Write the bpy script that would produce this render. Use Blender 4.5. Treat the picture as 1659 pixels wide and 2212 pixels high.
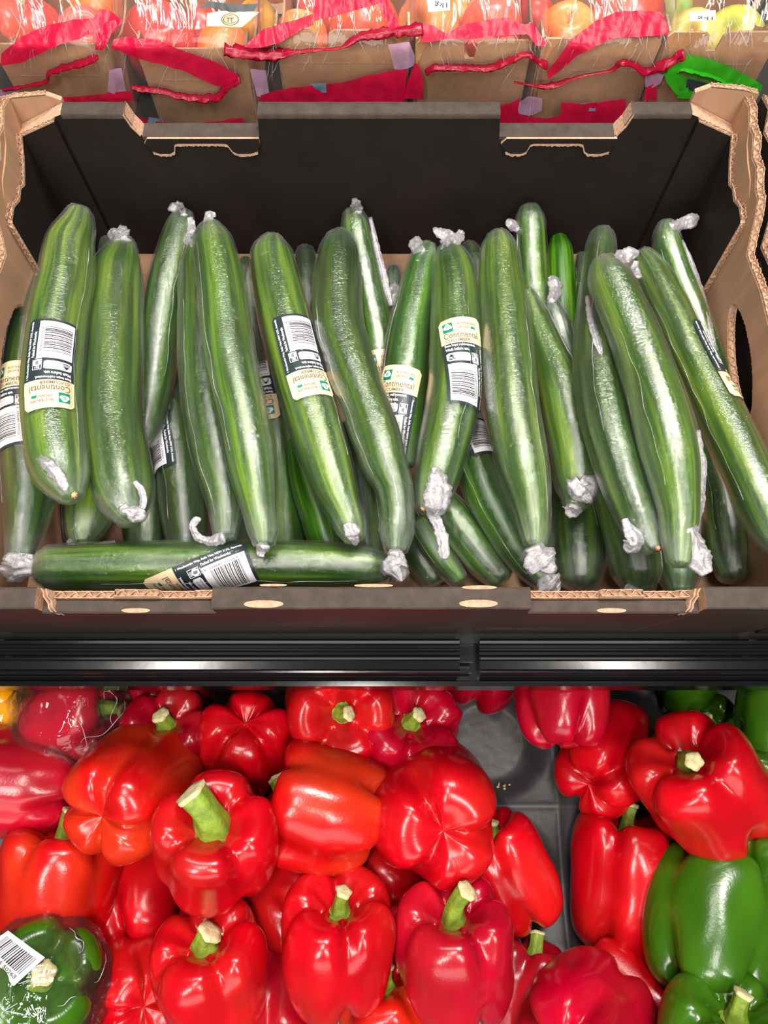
import bpy, bmesh, math, random
import numpy as np
from mathutils import Vector, Matrix, noise

for o in list(bpy.data.objects):
    bpy.data.objects.remove(o, do_unlink=True)
SC = bpy.context.scene
COL = SC.collection
random.seed(7)

# ---------------------------------------------------------------- camera
FPX = 1600.0
PITCH = math.radians(69.3)
CAM = np.array([.006, -.119, .610])
FWD = np.array([0, math.cos(PITCH), -math.sin(PITCH)])
UPV = np.array([0, math.sin(PITCH), math.cos(PITCH)])
RGT = np.array([1.0, 0, 0])
cd = bpy.data.cameras.new('camera')
cam = bpy.data.objects.new('camera', cd)
COL.objects.link(cam)
cam.location = CAM
cam.rotation_euler = (math.pi / 2 - PITCH, 0, 0)
cd.sensor_fit = 'VERTICAL'
cd.sensor_height = 36
cd.lens = FPX * 36 / 2212
cd.clip_start = .01
SC.camera = cam

# ---------------------------------------------------------------- light and exposure
w = bpy.data.worlds.new('shop_air')
SC.world = w
w.use_nodes = True
w.node_tree.nodes['Background'].inputs[0].default_value = (1.0, .95, .92, 1)
w.node_tree.nodes['Background'].inputs[1].default_value = .07


def lamp(name, loc, target, sx, sy, power, col=(1, .95, .89)):
    l = bpy.data.lights.new(name, 'AREA')
    l.shape = 'RECTANGLE'
    l.size, l.size_y, l.energy, l.color = sx, sy, power, col
    o = bpy.data.objects.new(name, l)
    COL.objects.link(o)
    o.location = loc
    o.rotation_euler = (Vector(target) - Vector(loc)).to_track_quat('-Z', 'Y').to_euler()
    return o


lamp('case_light', (-.10, .95, 1.80), (0, .1, .05), 1.1, .10, 14)
lamp('case_light', (.42, .80, 1.70), (.2, .1, .05), .34, .30, 19)
lamp('aisle_and_fill_light', (-.75, -1.25, 2.30), (0, 0, 0), .16, 1.2, 34)
lamp('aisle_and_fill_light', (.70, -1.0, 2.30), (0, 0, 0), .16, 1.2, 34)
lamp('ceiling_light', (-.15, .05, 2.50), (0, 0, 0), .9, .16, 22)
lamp('aisle_and_fill_light', (0, -2.4, 1.25), (0, .4, .1), 2.6, 1.0, 26)  # broad unseen fill, added to brighten the punnet fronts
SC.view_settings.view_transform = 'Standard'
SC.view_settings.look = 'None'
SC.view_settings.exposure = .30
SC.view_settings.gamma = 1
SC.view_settings.use_curve_mapping = False


# ---------------------------------------------------------------- points from the photograph's pixels at a chosen real height or distance
def ray(px, py):
    return FWD + UPV * (1106 - py) / FPX + RGT * (px - 829.5) / FPX


def atz(px, py, z):
    d = ray(px, py)
    t = (z - CAM[2]) / d[2]
    return CAM + t * d, t


def aty(px, py, y):
    d = ray(px, py)
    t = (y - CAM[1]) / d[1]
    return CAM + t * d, t


# ---------------------------------------------------------------- object helpers
def tag(o, label=None, cat=None, group=None, kind=None):
    if label: o['label'] = label
    if cat: o['category'] = cat
    if group: o['group'] = group
    if kind: o['kind'] = kind
    return o


def thing(name, label, cat, loc=(0, 0, 0), group=None):
    o = bpy.data.objects.new(name, None)
    COL.objects.link(o)
    o.location = loc
    o.empty_display_size = .02
    return tag(o, label, cat, group)


def mesh(name, V, F, mats, parent=None, smooth=True, fm=None, rest=None, label=None, kind=None, bunch=None):
    me = bpy.data.meshes.new(name)
    V = np.asarray(V, float)
    if parent is not None:
        V = V - np.array(parent_origin(parent))
    me.from_pydata(V.tolist(), [], [tuple(int(i) for i in f) for f in F])
    for m in (mats if isinstance(mats, (list, tuple)) else [mats]):
        me.materials.append(m)
    if fm is not None:
        me.polygons.foreach_set('material_index', np.asarray(fm, dtype=np.int32))
    if smooth:
        me.polygons.foreach_set('use_smooth', np.ones(len(me.polygons), dtype=bool))
    if rest is not None:
        a = me.attributes.new('rest', 'FLOAT_VECTOR', 'POINT')
        a.data.foreach_set('vector', np.asarray(rest, dtype=np.float32).ravel())
    if bunch is not None:
        a = me.attributes.new('bunch', 'FLOAT', 'POINT')
        a.data.foreach_set('value', np.asarray(bunch, dtype=np.float32))
    me.update()
    o = bpy.data.objects.new(name, me)
    COL.objects.link(o)
    if parent is not None:
        o.parent = parent
    if label: o['label'] = label
    if kind: o['kind'] = kind
    return o


def parent_origin(p):
    v = Vector((0, 0, 0))
    while p is not None:
        v = v + p.location
        p = p.parent
    return v


# ---------------------------------------------------------------- materials
class N:
    def __init__(s, name):
        s.m = bpy.data.materials.new(name)
        s.m.use_nodes = True
        s.t = s.m.node_tree
        s.t.nodes.clear()
        s.out = s.t.nodes.new('ShaderNodeOutputMaterial')

    def n(s, typ, ins=None, **kw):
        x = s.t.nodes.new('ShaderNode' + typ)
        for k, v in kw.items():
            setattr(x, k, v)
        for k, v in (ins or {}).items():
            if isinstance(v, tuple) and len(v) == 2 and hasattr(v[0], 'outputs'):
                s.t.links.new(v[0].outputs[v[1]], x.inputs[k])
            elif hasattr(v, 'outputs'):
                s.t.links.new(v.outputs[0], x.inputs[k])
            else:
                x.inputs[k].default_value = v
        return x

    def ramp(s, fac, stops):
        r = s.n('ValToRGB', {'Fac': fac})
        e = r.color_ramp.elements
        while len(e) < len(stops): e.new(.5)
        for i, (p, c) in enumerate(stops):
            e[i].position = p
            e[i].color = (c[0], c[1], c[2], 1) if isinstance(c, tuple) else (c, c, c, 1)
        return r

    def mul(s, a, b, fac=1.0, mode='MULTIPLY'):
        x = s.n('Mix', data_type='RGBA', blend_type=mode)
        x.inputs[0].default_value = fac if not hasattr(fac, 'outputs') else 0
        if hasattr(fac, 'outputs'): s.t.links.new(fac.outputs[0], x.inputs[0])
        for i, v in ((6, a), (7, b)):
            if isinstance(v, tuple) and len(v) == 2 and hasattr(v[0], 'outputs'):
                s.t.links.new(v[0].outputs[v[1]], x.inputs[i])
            elif hasattr(v, 'outputs'):
                s.t.links.new(v.outputs[2] if v.bl_idname == 'ShaderNodeMix' else v.outputs[0], x.inputs[i])
            else:
                x.inputs[i].default_value = (*v, 1)
        return x

    def done(s, sh):
        s.t.links.new(sh.outputs[0], s.out.inputs[0])
        return s.m


def col(x):
    return (x, 2) if x.bl_idname == 'ShaderNodeMix' else (x, 0)


def srgb(r, g, b):
    f = lambda c: c / 12.92 if c <= .04045 else ((c + .055) / 1.055) ** 2.4
    return (f(r / 255), f(g / 255), f(b / 255))


def plain(name, c, rough=.5, spec=.5, coat=0, noise_scale=0, noise_amt=.15, bump=0, bscale=200, metal=0, stretch=(1, 1, 1)):
    k = N(name)
    p = k.n('BsdfPrincipled', {'Base Color': (*c, 1), 'Roughness': rough, 'Specular IOR Level': spec, 'Coat Weight': coat, 'Coat Roughness': .12, 'Metallic': metal})
    tc = k.n('TexCoord')
    mp = k.n('Mapping', {'Vector': (tc, 3), 'Scale': stretch})
    if noise_scale:
        nz = k.n('TexNoise', {'Vector': mp, 'Scale': noise_scale, 'Detail': 5.0, 'Roughness': .65})
        rp = k.ramp(nz, [(.3, tuple(x * (1 - noise_amt) for x in c)), (.7, tuple(min(1, x * (1 + noise_amt)) for x in c))])
        k.t.links.new(rp.outputs[0], p.inputs['Base Color'])
    if bump:
        nb = k.n('TexNoise', {'Vector': mp, 'Scale': bscale, 'Detail': 4.0})
        b = k.n('Bump', {'Height': nb, 'Strength': bump, 'Distance': .002})
        k.t.links.new(b.outputs[0], p.inputs['Normal'])
    return k.done(p)


KRAFT = plain('kraft_board', srgb(172, 134, 106), .85, .2, noise_scale=60, noise_amt=.14, bump=.25, bscale=120, stretch=(1, 1, .12))
KRAFTE = plain('cut_board_edge', srgb(184, 148, 122), .9, .1, noise_scale=300, noise_amt=.25, bump=.4, bscale=500)
LINER = plain('black_printed_liner', srgb(33, 27, 25), .7, .18, noise_scale=40, noise_amt=.15, bump=.12, bscale=150)
WORN = plain('worn_black_fold', srgb(70, 61, 56), .8, .15, noise_scale=90, noise_amt=.22, bump=.25, bscale=260)
FRONTL = plain('black_outer_liner', srgb(42, 34, 31), .5, .4, noise_scale=30, noise_amt=.12, bump=.1, bscale=200)
RAIL = plain('black_rail_plastic', (.007, .007, .008), .15, .42, noise_scale=0, bump=.03, bscale=60)
DECK = plain('black_shelf_steel', (.012, .011, .011), .45, .4)
TRAYM = plain('grey_black_liner_tray', srgb(76, 74, 76), .45, .45, noise_scale=25, noise_amt=.18, bump=.15, bscale=160)
CREAM = plain('sticker_cream', srgb(240, 212, 172), .4, .4)
DKGREEN = plain('sticker_dark', srgb(38, 50, 54), .35, .4)
WHITE = plain('sticker_white', srgb(245, 240, 246), .4, .4)
TEAL = plain('sticker_teal', srgb(10, 128, 98), .4, .4)
INK = plain('sticker_ink', srgb(32, 32, 36), .5, .3)
BROWNINK = plain('sticker_brown_ink', srgb(104, 84, 58), .5, .3)
GREYINK = plain('sticker_grey_ink', srgb(120, 120, 125), .5, .3)
STEM = plain('pepper_stem', srgb(118, 142, 44), .5, .4, noise_scale=90, noise_amt=.35, bump=.4, bscale=300)
STEMCUT = plain('dry_stem_cut', srgb(196, 186, 140), .8, .2, noise_scale=200, noise_amt=.3, bump=.4, bscale=500)
SCAR = plain('cucumber_scar', srgb(205, 165, 120), .8, .2, noise_scale=400, noise_amt=.3)
TICKET = plain('white_ticket', srgb(236, 232, 228), .6, .3)
TICKETB = plain('blue_grey_ticket', srgb(150, 165, 190), .6, .3)
GREYPRINT = plain('blue_grey_print', srgb(104, 122, 142), .45, .4, noise_scale=200, noise_amt=.2)
CRUMB = plain('seed_crumb', srgb(214, 188, 130), .8, .2)
TRAYK = plain('kraft_punnet', srgb(186, 138, 96), .85, .2, noise_scale=50, noise_amt=.12, bump=.2, bscale=120)


def skin():
    k = N('cucumber_skin')
    at = k.n('Attribute', attribute_name='rest')
    oi = k.n('ObjectInfo')
    mp = k.n('Mapping', {'Vector': (at, 1), 'Scale': (2.7, 2.7, .8)})
    n1 = k.n('TexNoise', {'Vector': mp, 'Scale': 1.0, 'Detail': 3.0, 'Roughness': .55})
    mp2 = k.n('Mapping', {'Vector': (at, 1), 'Scale': (11, 11, 22)})
    n2 = k.n('TexNoise', {'Vector': mp2, 'Scale': 1.0, 'Detail': 6.0, 'Roughness': .7})
    mix = k.n('Math', {0: (n1, 0), 1: (n2, 0)}, operation='MULTIPLY_ADD')
    mix.inputs[2].default_value = 0
    add = k.n('Math', {0: (n1, 0)}, operation='MULTIPLY')
    add.inputs[1].default_value = .78
    add2 = k.n('Math', {0: (n2, 0), 2: (add, 0)}, operation='MULTIPLY_ADD')
    add2.inputs[1].default_value = .07
    rp = k.ramp(add2, [(.37, (.022, .064, .011)), (.46, (.054, .128, .016)), (.57, (.122, .215, .026)), (.70, (.23, .33, .050))])
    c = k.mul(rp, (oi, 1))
    bp = k.n('Bump', {'Height': (add2, 0), 'Strength': .25, 'Distance': .002})
    p = k.n('BsdfPrincipled', {'Base Color': col(c), 'Roughness': .33, 'Specular IOR Level': .45, 'Normal': bp})
    p.inputs['Subsurface Weight'].default_value = 0.0
    return k.done(p)


def film(name, tint=(1, 1, 1), gloss=1.0, rough=.08, haze=.22, bstr=.5, sc1=(5, 5, 60), sc2=(16, 16, 6), use_rest=True, sheen=.04, dist=.001, cap=1.0):
    k = N(name)
    if use_rest:
        at = k.n('Attribute', attribute_name='rest')
        src = (at, 1)
    else:
        tc = k.n('TexCoord')
        src = (tc, 3)
    m1 = k.n('Mapping', {'Vector': src, 'Scale': sc1})
    m2 = k.n('Mapping', {'Vector': src, 'Scale': sc2})
    n1 = k.n('TexNoise', {'Vector': m1, 'Scale': 1.0, 'Detail': 4.0, 'Roughness': .6, 'Distortion': .6})
    n2 = k.n('TexNoise', {'Vector': m2, 'Scale': 1.0, 'Detail': 3.0, 'Roughness': .6, 'Distortion': .8})
    if use_rest:                                    # creases: ridged noise, so that the film folds sharply
        q = k.n('Math', {0: (n2, 0)}, operation='SUBTRACT'); q.inputs[1].default_value = .5
        q = k.n('Math', {0: (q, 0)}, operation='ABSOLUTE')
        q2 = k.n('Math', {0: (n1, 0)}, operation='SUBTRACT'); q2.inputs[1].default_value = .5
        q2 = k.n('Math', {0: (q2, 0)}, operation='ABSOLUTE')
        h = k.n('Math', {0: (q2, 0), 1: 1.0, 2: (q, 0)}, operation='MULTIPLY_ADD')
    else:
        h = k.n('Math', {0: (n1, 0), 1: (n2, 0)}, operation='ADD')
    b = k.n('Bump', {'Height': h, 'Strength': bstr, 'Distance': dist})
    fr = k.n('Fresnel', {'IOR': 1.42, 'Normal': b})
    fm = k.n('Math', {0: (fr, 0)}, operation='MULTIPLY_ADD', use_clamp=True)
    fm.inputs[1].default_value = gloss
    fm.inputs[2].default_value = sheen
    fm = k.n('Math', {0: (fm, 0), 1: cap}, operation='MINIMUM')
    lw = k.n('LayerWeight', {'Blend': .35})
    lp = k.n('Math', {0: (lw, 1)}, operation='POWER')
    lp.inputs[1].default_value = 2.2
    hz = k.n('Math', {0: (lp, 0), 1: haze}, operation='MULTIPLY')
    hz2 = k.n('Math', {0: (hz, 0), 1: haze * .16}, operation='ADD', use_clamp=True)
    if use_rest:
        bu = k.n('Attribute', attribute_name='bunch')
        m = k.n('Math', {0: (bu, 2), 1: (n1, 0)}, operation='MULTIPLY')
        hz2 = k.n('Math', {0: (m, 0), 1: .16, 2: (hz2, 0)}, operation='MULTIPLY_ADD', use_clamp=True)
    tr = k.n('BsdfTransparent', {'Color': (*tint, 1)})
    df = k.n('BsdfDiffuse', {'Color': (.80, .82, .84, 1), 'Normal': b})
    gl = k.n('BsdfGlossy', {'Roughness': rough, 'Normal': b, 'Color': (1, 1, 1, 1)})
    a = k.n('MixShader', {0: (hz2, 0), 1: tr, 2: df})
    c = k.n('MixShader', {0: (fm, 0), 1: a, 2: gl})
    return k.done(c)


def tail_mat():
    k = N('bunched_film')
    tc = k.n('TexCoord')
    nz = k.n('TexNoise', {'Vector': (tc, 3), 'Scale': 300.0, 'Detail': 3.0, 'Distortion': 1.0})
    b = k.n('Bump', {'Height': nz, 'Strength': .35, 'Distance': .001})
    df = k.n('BsdfDiffuse', {'Color': (.80, .77, .82, 1), 'Normal': b})
    tl = k.n('BsdfTranslucent', {'Color': (.74, .72, .76, 1), 'Normal': b})
    gl = k.n('BsdfGlossy', {'Roughness': .25, 'Normal': b})
    tr = k.n('BsdfTransparent', {'Color': (.97, .97, .97, 1)})
    a = k.n('MixShader', {0: .5, 1: df, 2: tl})
    rp = k.ramp(nz, [(.42, .04), (.64, .45)])
    t = k.n('MixShader', {0: (rp, 0), 1: a, 2: tr})
    fr = k.n('Fresnel', {'IOR': 1.5, 'Normal': b})
    fm = k.n('Math', {0: (fr, 0)}, operation='MULTIPLY_ADD', use_clamp=True)
    fm.inputs[1].default_value = .45
    fm.inputs[2].default_value = .01
    c = k.n('MixShader', {0: (fm, 0), 1: t, 2: gl})
    return k.done(c)


def pepper_skin():
    k = N('pepper_skin')
    oi = k.n('ObjectInfo')
    tc = k.n('TexCoord')
    at = k.n('Attribute', attribute_name='rest')
    m1 = k.n('Mapping', {'Vector': (at, 1), 'Scale': (1.1, 1.1, .5)})
    ofs = k.n('Math', {0: (oi, 5)}, operation='MULTIPLY')
    ofs.inputs[1].default_value = 37.0
    cmb = k.n('CombineXYZ', {'X': (ofs, 0), 'Y': (ofs, 0)})
    va = k.n('VectorMath', {0: m1, 1: cmb}, operation='ADD')
    n1 = k.n('TexNoise', {'Vector': va, 'Scale': 1.3, 'Detail': 2.0})
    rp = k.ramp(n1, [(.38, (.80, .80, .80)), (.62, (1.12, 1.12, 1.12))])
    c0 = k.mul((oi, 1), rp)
    n2 = k.n('TexNoise', {'Vector': va, 'Scale': .8, 'Detail': 2.0})
    r2 = k.ramp(n2, [(.44, 0.0), (.62, 1.0)])
    am = k.n('Math', {0: (r2, 0), 1: (oi, 2)}, operation='MULTIPLY')
    c = k.n('Mix', {0: (am, 0)}, data_type='RGBA', blend_type='MIX')
    k.t.links.new(c0.outputs[2], c.inputs[6])
    c.inputs[7].default_value = (.50, .045, .008, 1)
    m3 = k.n('Mapping', {'Vector': (at, 1), 'Scale': (22, 22, 22)})
    n3 = k.n('TexNoise', {'Vector': m3, 'Scale': 1.0, 'Detail': 2.0})
    b = k.n('Bump', {'Height': n3, 'Strength': .05, 'Distance': .002})
    p = k.n('BsdfPrincipled', {'Base Color': col(c), 'Roughness': .22, 'Specular IOR Level': .45, 'Normal': b})
    p.inputs['Subsurface Weight'].default_value = .0
    return k.done(p)


def apple_skin():
    k = N('apple_skin')
    oi = k.n('ObjectInfo')
    tc = k.n('TexCoord')
    ofs = k.n('VectorMath', {0: (tc, 3)}, operation='ADD')
    cmb = k.n('CombineXYZ', {'X': (oi, 5), 'Y': (oi, 5)})
    k.t.links.new(cmb.outputs[0], ofs.inputs[1])
    n1 = k.n('TexNoise', {'Vector': ofs, 'Scale': 22.0, 'Detail': 3.0})
    m2 = k.n('Mapping', {'Vector': ofs, 'Scale': (1, 1, .15)})
    n2 = k.n('TexNoise', {'Vector': m2, 'Scale': 260.0, 'Detail': 2.0})
    s = k.n('Math', {0: (n2, 0), 2: (n1, 0)}, operation='MULTIPLY_ADD')
    s.inputs[1].default_value = .3
    rp = k.ramp(s, [(.48, (.86, .52, .16)), (.72, (1, 1, 1))])
    c = k.mul(rp, (oi, 1))
    p = k.n('BsdfPrincipled', {'Base Color': col(c), 'Roughness': .3, 'Specular IOR Level': .5})
    return k.done(p)


SKIN = skin()
WRAP = film('shrink_wrap', haze=.045, bstr=.9, gloss=2.1, rough=.055, sheen=.0, sc1=(2.2, 2.2, 26), sc2=(8, 8, 44), cap=.30, dist=.0006)
TAIL = tail_mat()
PEP_M = pepper_skin()
APPLE_M = apple_skin()
BAGFILM = film('bag_film', haze=.24, bstr=.28, sc1=(26, 12, 12), sc2=(50, 30, 30), use_rest=False, rough=.11, gloss=.6, dist=.005, sheen=.03)
BAGFILM2 = film('produce_bag_film', haze=.06, bstr=.4, sc1=(30, 30, 30), sc2=(60, 24, 22), use_rest=False, rough=.05, gloss=.9, dist=.004, sheen=.01)


def band(name, c, alpha=.12):
    k = N(name)
    tc = k.n('TexCoord')
    nz = k.n('TexNoise', {'Vector': (tc, 3), 'Scale': 45.0, 'Detail': 3.0, 'Distortion': 1.0})
    b = k.n('Bump', {'Height': nz, 'Strength': .3, 'Distance': .004})
    p = k.n('BsdfPrincipled', {'Base Color': (*c, 1), 'Roughness': .26, 'Specular IOR Level': .22, 'Normal': b})
    t = k.n('BsdfTransparent')
    return k.done(k.n('MixShader', {0: alpha, 1: p, 2: t}))


PINK = band('crimson_bag_print', srgb(186, 14, 56), .06)
DKPINK = band('dark_crimson_seam', srgb(138, 8, 38), .05)
LILAC = band('lilac_bag_back', srgb(190, 150, 185), .45)
LIME = band('green_bag_print', srgb(46, 165, 26), .10)
LIMECLEAR = band('green_bag_back', srgb(60, 150, 45), .35)


# ---------------------------------------------------------------- board and rail shapes
def prism_geo(loops, fn, d0, d1):
    bm = bmesh.new()
    flat = []
    for lp in loops:
        vs = [bm.verts.new((a, b, 0)) for a, b in lp]
        for i in range(len(vs)):
            bm.edges.new((vs[i], vs[(i + 1) % len(vs)]))
        flat.append(vs)
    bm.verts.index_update()
    bmesh.ops.triangle_fill(bm, use_beauty=True, use_dissolve=False, edges=bm.edges[:], normal=(0, 0, 1))
    bm.verts.index_update()
    V2 = [(v.co.x, v.co.y) for v in bm.verts]
    tris = [[v.index for v in f.verts] for f in bm.faces]
    n = len(V2)
    V = [fn(a, b, d0) for a, b in V2] + [fn(a, b, d1) for a, b in V2]
    F, fm = [], []
    for t in tris:
        F.append(t); fm.append(0)
        F.append([i + n for i in reversed(t)]); fm.append(1)
    for vs in flat:
        idx = [v.index for v in vs]
        for i in range(len(idx)):
            a, b = idx[i], idx[(i + 1) % len(idx)]
            F.append([a, b, b + n, a + n]); fm.append(2)
    bm.free()
    return V, F, fm


def recalc(o):
    bm = bmesh.new()
    bm.from_mesh(o.data)
    bmesh.ops.recalc_face_normals(bm, faces=bm.faces[:])
    bm.to_mesh(o.data)
    bm.free()
    return o


def board(name, loops, fn, d0, d1, mats, parent, label=None):
    V, F, fm = prism_geo(loops, fn, d0, d1)
    return recalc(mesh(name, V, F, mats, parent, smooth=False, fm=fm, label=label))


def XZ(a, b, d): return (a, d, b)
def YZ(a, b, d): return (d, a, b)
def XY(a, b, d): return (a, b, d)


def boxes_geo(L):
    V, F = [], []
    for (x0, y0, z0, x1, y1, z1) in L:
        b = len(V)
        V += [(x, y, z) for z in (z0, z1) for y in (y0, y1) for x in (x0, x1)]
        F += [[b + i for i in f] for f in ((0, 2, 3, 1), (4, 5, 7, 6), (0, 1, 5, 4), (2, 6, 7, 3), (0, 4, 6, 2), (1, 3, 7, 5))]
    return V, F


def resample(P, step):
    P = np.array(P, float)
    d = np.r_[0, np.cumsum(np.linalg.norm(np.diff(P, axis=0), axis=1))]
    n = max(2, int(d[-1] / step) + 1)
    t = np.linspace(0, d[-1], n)
    return np.c_[[np.interp(t, d, P[:, k]) for k in range(3)]].T, t


def corrugated(path, across, ext, th=.0042, h=.0022, parent=None, name='corrugated_edge', pitch=.0075, ragged=.0006, seed=1):
    """the cut edge of a board: two paper liners with the wavy flute between them"""
    rnd = random.Random(seed)
    P, t = resample(path, .0011)
    ac = np.array(across, float); ex = np.array(ext, float)
    V, F = [], []

    def ribbon(off, thick):
        b = len(V)
        for i, p in enumerate(P):
            r = rnd.uniform(-ragged, ragged)
            o = off[i] if hasattr(off, '__len__') else off
            for s, e in ((-1, 0), (1, 0), (1, 1), (-1, 1)):
                V.append(tuple(p + ac * (o + s * thick / 2) + ex * (e * (h + r))))
        for i in range(len(P) - 1):
            for j in range(4):
                a0 = b + i * 4 + j; a1 = b + i * 4 + (j + 1) % 4
                F.append([a0, a1, a1 + 4, a0 + 4])
    ribbon(-th / 2, .0006)
    ribbon(th / 2, .0006)
    ribbon([math.sin(x * 2 * math.pi / pitch) * th * .42 for x in t], .0005)
    return recalc(mesh(name, V, F, KRAFTE, parent, smooth=False))


# ---------------------------------------------------------------- display shelf that carries everything
shelf = thing('display_shelf', 'black tiered supermarket display shelf under the carton and the pepper tray', 'shelf', (0, .2, -.2))
V, F = boxes_geo([(-1.0, -.004, -.012, 1.0, .62, -.001)])
mesh('upper_deck', V, F, DECK, shelf, smooth=False)
V, F = boxes_geo([(-1.0, .425, -.001, 1.0, .605, .096)])
mesh('rear_step', V, F, DECK, shelf, smooth=False)
V, F = boxes_geo([(-1.0, .08, -.2, 1.0, .095, -.012)])
mesh('riser_panel', V, F, DECK, shelf, smooth=False)
V, F = boxes_geo([(-1.0, -.6, -.215, 1.0, .095, -.2)])
mesh('lower_deck', V, F, DECK, shelf, smooth=False)
V, F = boxes_geo([(-1.0, -.0385, -.030, 1.0, -.0345, -.004), (-1.0, -.0345, -.012, 1.0, -.004, -.008)])
mesh('front_skirt', V, F, RAIL, shelf, smooth=False)

V, F = boxes_geo([(-1.0, -.56, -.95, 1.0, .60, -.215)])
mesh('plinth', V, F, DECK, shelf, smooth=False)
fl_m = plain('shop_floor_tile', srgb(150, 146, 140), .4, .4, noise_scale=3, noise_amt=.1)
V, F = boxes_geo([(-2.5, -3.0, -.99, 2.5, 2.0, -.95)])
tag(mesh('floor', V, F, fl_m, None, smooth=False), kind='structure')
V, F = boxes_geo([(-2.5, 2.0, -.99, 2.5, 2.06, 2.7)])
tag(mesh('wall_back', V, F, plain('shop_wall', srgb(70, 66, 64), .8, .2), None, smooth=False), kind='structure')

RAILP = [(-.003, -.001), (-.003, .0105), (-.0045, .0120), (-.0065, .0105), (-.0075, .0075), (-.0095, .0075), (-.0105, .0098), (-.0120, .0098), (-.0130, .0070), (-.0150, .0070),
         (-.0160, .0092), (-.0176, .0100), (-.0190, .0088), (-.0200, .0064), (-.0262, .0040), (-.0275, .0052), (-.0290, .0050), (-.0300, .0034), (-.0304, .0010),
         (-.0312, .0016), (-.0320, .0004), (-.0322, -.0020), (-.0352, -.0105), (-.0362, -.0102), (-.0378, -.0116), (-.0374, -.0136), (-.0355, -.0136), (-.0330, -.0100), (-.0300, -.0060), (-.0200, -.0060), (-.0100, -.0040)]
x_l, x_r = atz(992, 1430, .004)[0][0], atz(1036, 1430, .004)[0][0]
for nm, x0, x1, lab in (('price_rail', -1.0, x_l, 'black glossy grooved price rail along the shelf edge, left of the gap'),
                        ('price_rail', x_r, 1.0, 'black glossy grooved price rail along the shelf edge, right of the gap')):
    r = thing(nm, lab, 'price rail', ((x0 + x1) / 2, -.0385 if 0 else -.02, -.004))
    a, b = (RAILP[:20], RAILP[19:])
    pol = RAILP
    V, F, fm = prism_geo([pol], YZ, x0, x1)
    o = recalc(mesh('rail_channel', V, F, RAIL, r, smooth=False))
    lipx = (x0 + .0, x1 - .012) if x0 < -.5 else (x0 - .004, x1)
    V, F, fm = prism_geo([[(-.0356, -.0108), (-.0366, -.0096), (-.0384, -.0110), (-.0384, -.0134), (-.0366, -.0140), (-.0356, -.0128)]], YZ, *lipx)
    recalc(mesh('rail_lip', V, F, RAIL, r, smooth=False))
V, F = boxes_geo([(x_l - .002, -.0290, -.001, x_l + .010, -.0270, .004), (x_l - .002, -.0205, .001, x_l + .011, -.0150, .0066), (x_l - .002, -.0340, -.0075, x_l + .009, -.0315, -.004)])
cl = mesh('rail_joiner', V, F, RAIL, None, smooth=False)
tag(cl, 'small black plastic joiner tongue sticking out of the left price rail at the gap', 'joiner')

# ---------------------------------------------------------------- the cucumber carton
box = thing('cucumber_carton', 'open black-printed cardboard carton full of wrapped cucumbers', 'carton', (0, .2, 0))
CM = [LINER, KRAFT, KRAFTE]
board('carton_floor', [[(-.297, .010), (.297, .010), (.297, .398), (-.297, .398)]], XY, .0, .005, [KRAFT, KRAFT, KRAFTE], box)
# back wall, with two notches
NL, NR = (-.197, -.095), (.099, .200)
ZN = .148
bw = [(-.300, .0), (.300, .0), (.300, .146), (.258, .1665), (.252, .169), (NR[1] + .004, .169), (NR[1] + .001, .158), (NR[1] - .004, ZN), (NR[0] + .002, ZN), (NR[0], .169),
      (NL[1], .169), (NL[1] - .002, ZN), (NL[0] + .004, ZN), (NL[0] - .001, .158), (NL[0] - .004, .169), (-.252, .169), (-.258, .1665), (-.300, .146)]
board('back_wall', [bw], XZ, .387, .4, [LINER, FRONTL, KRAFTE], box)
for x0, x1 in ((-.252, NL[0] - .004), (NL[1], NR[0]), (NR[1] + .004, .252)):
    n = 24
    V, F = [], []
    for i in range(n + 1):
        x = x0 + (x1 - x0) * i / n
        for (y, z) in ((.3862, .1655), (.3864, .1690), (.3880, .1702), (.3990, .1702), (.4006, .1690), (.4008, .165)):
            V.append((x, y, z + .0004 * noise.noise((x * 60, y * 60, 3))))
    for i in range(n):
        for j in range(5): F.append([i * 6 + j, i * 6 + j + 1, i * 6 + j + 7, i * 6 + j + 6])
    recalc(mesh('folded_rim', V, F, WORN, box))
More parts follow.
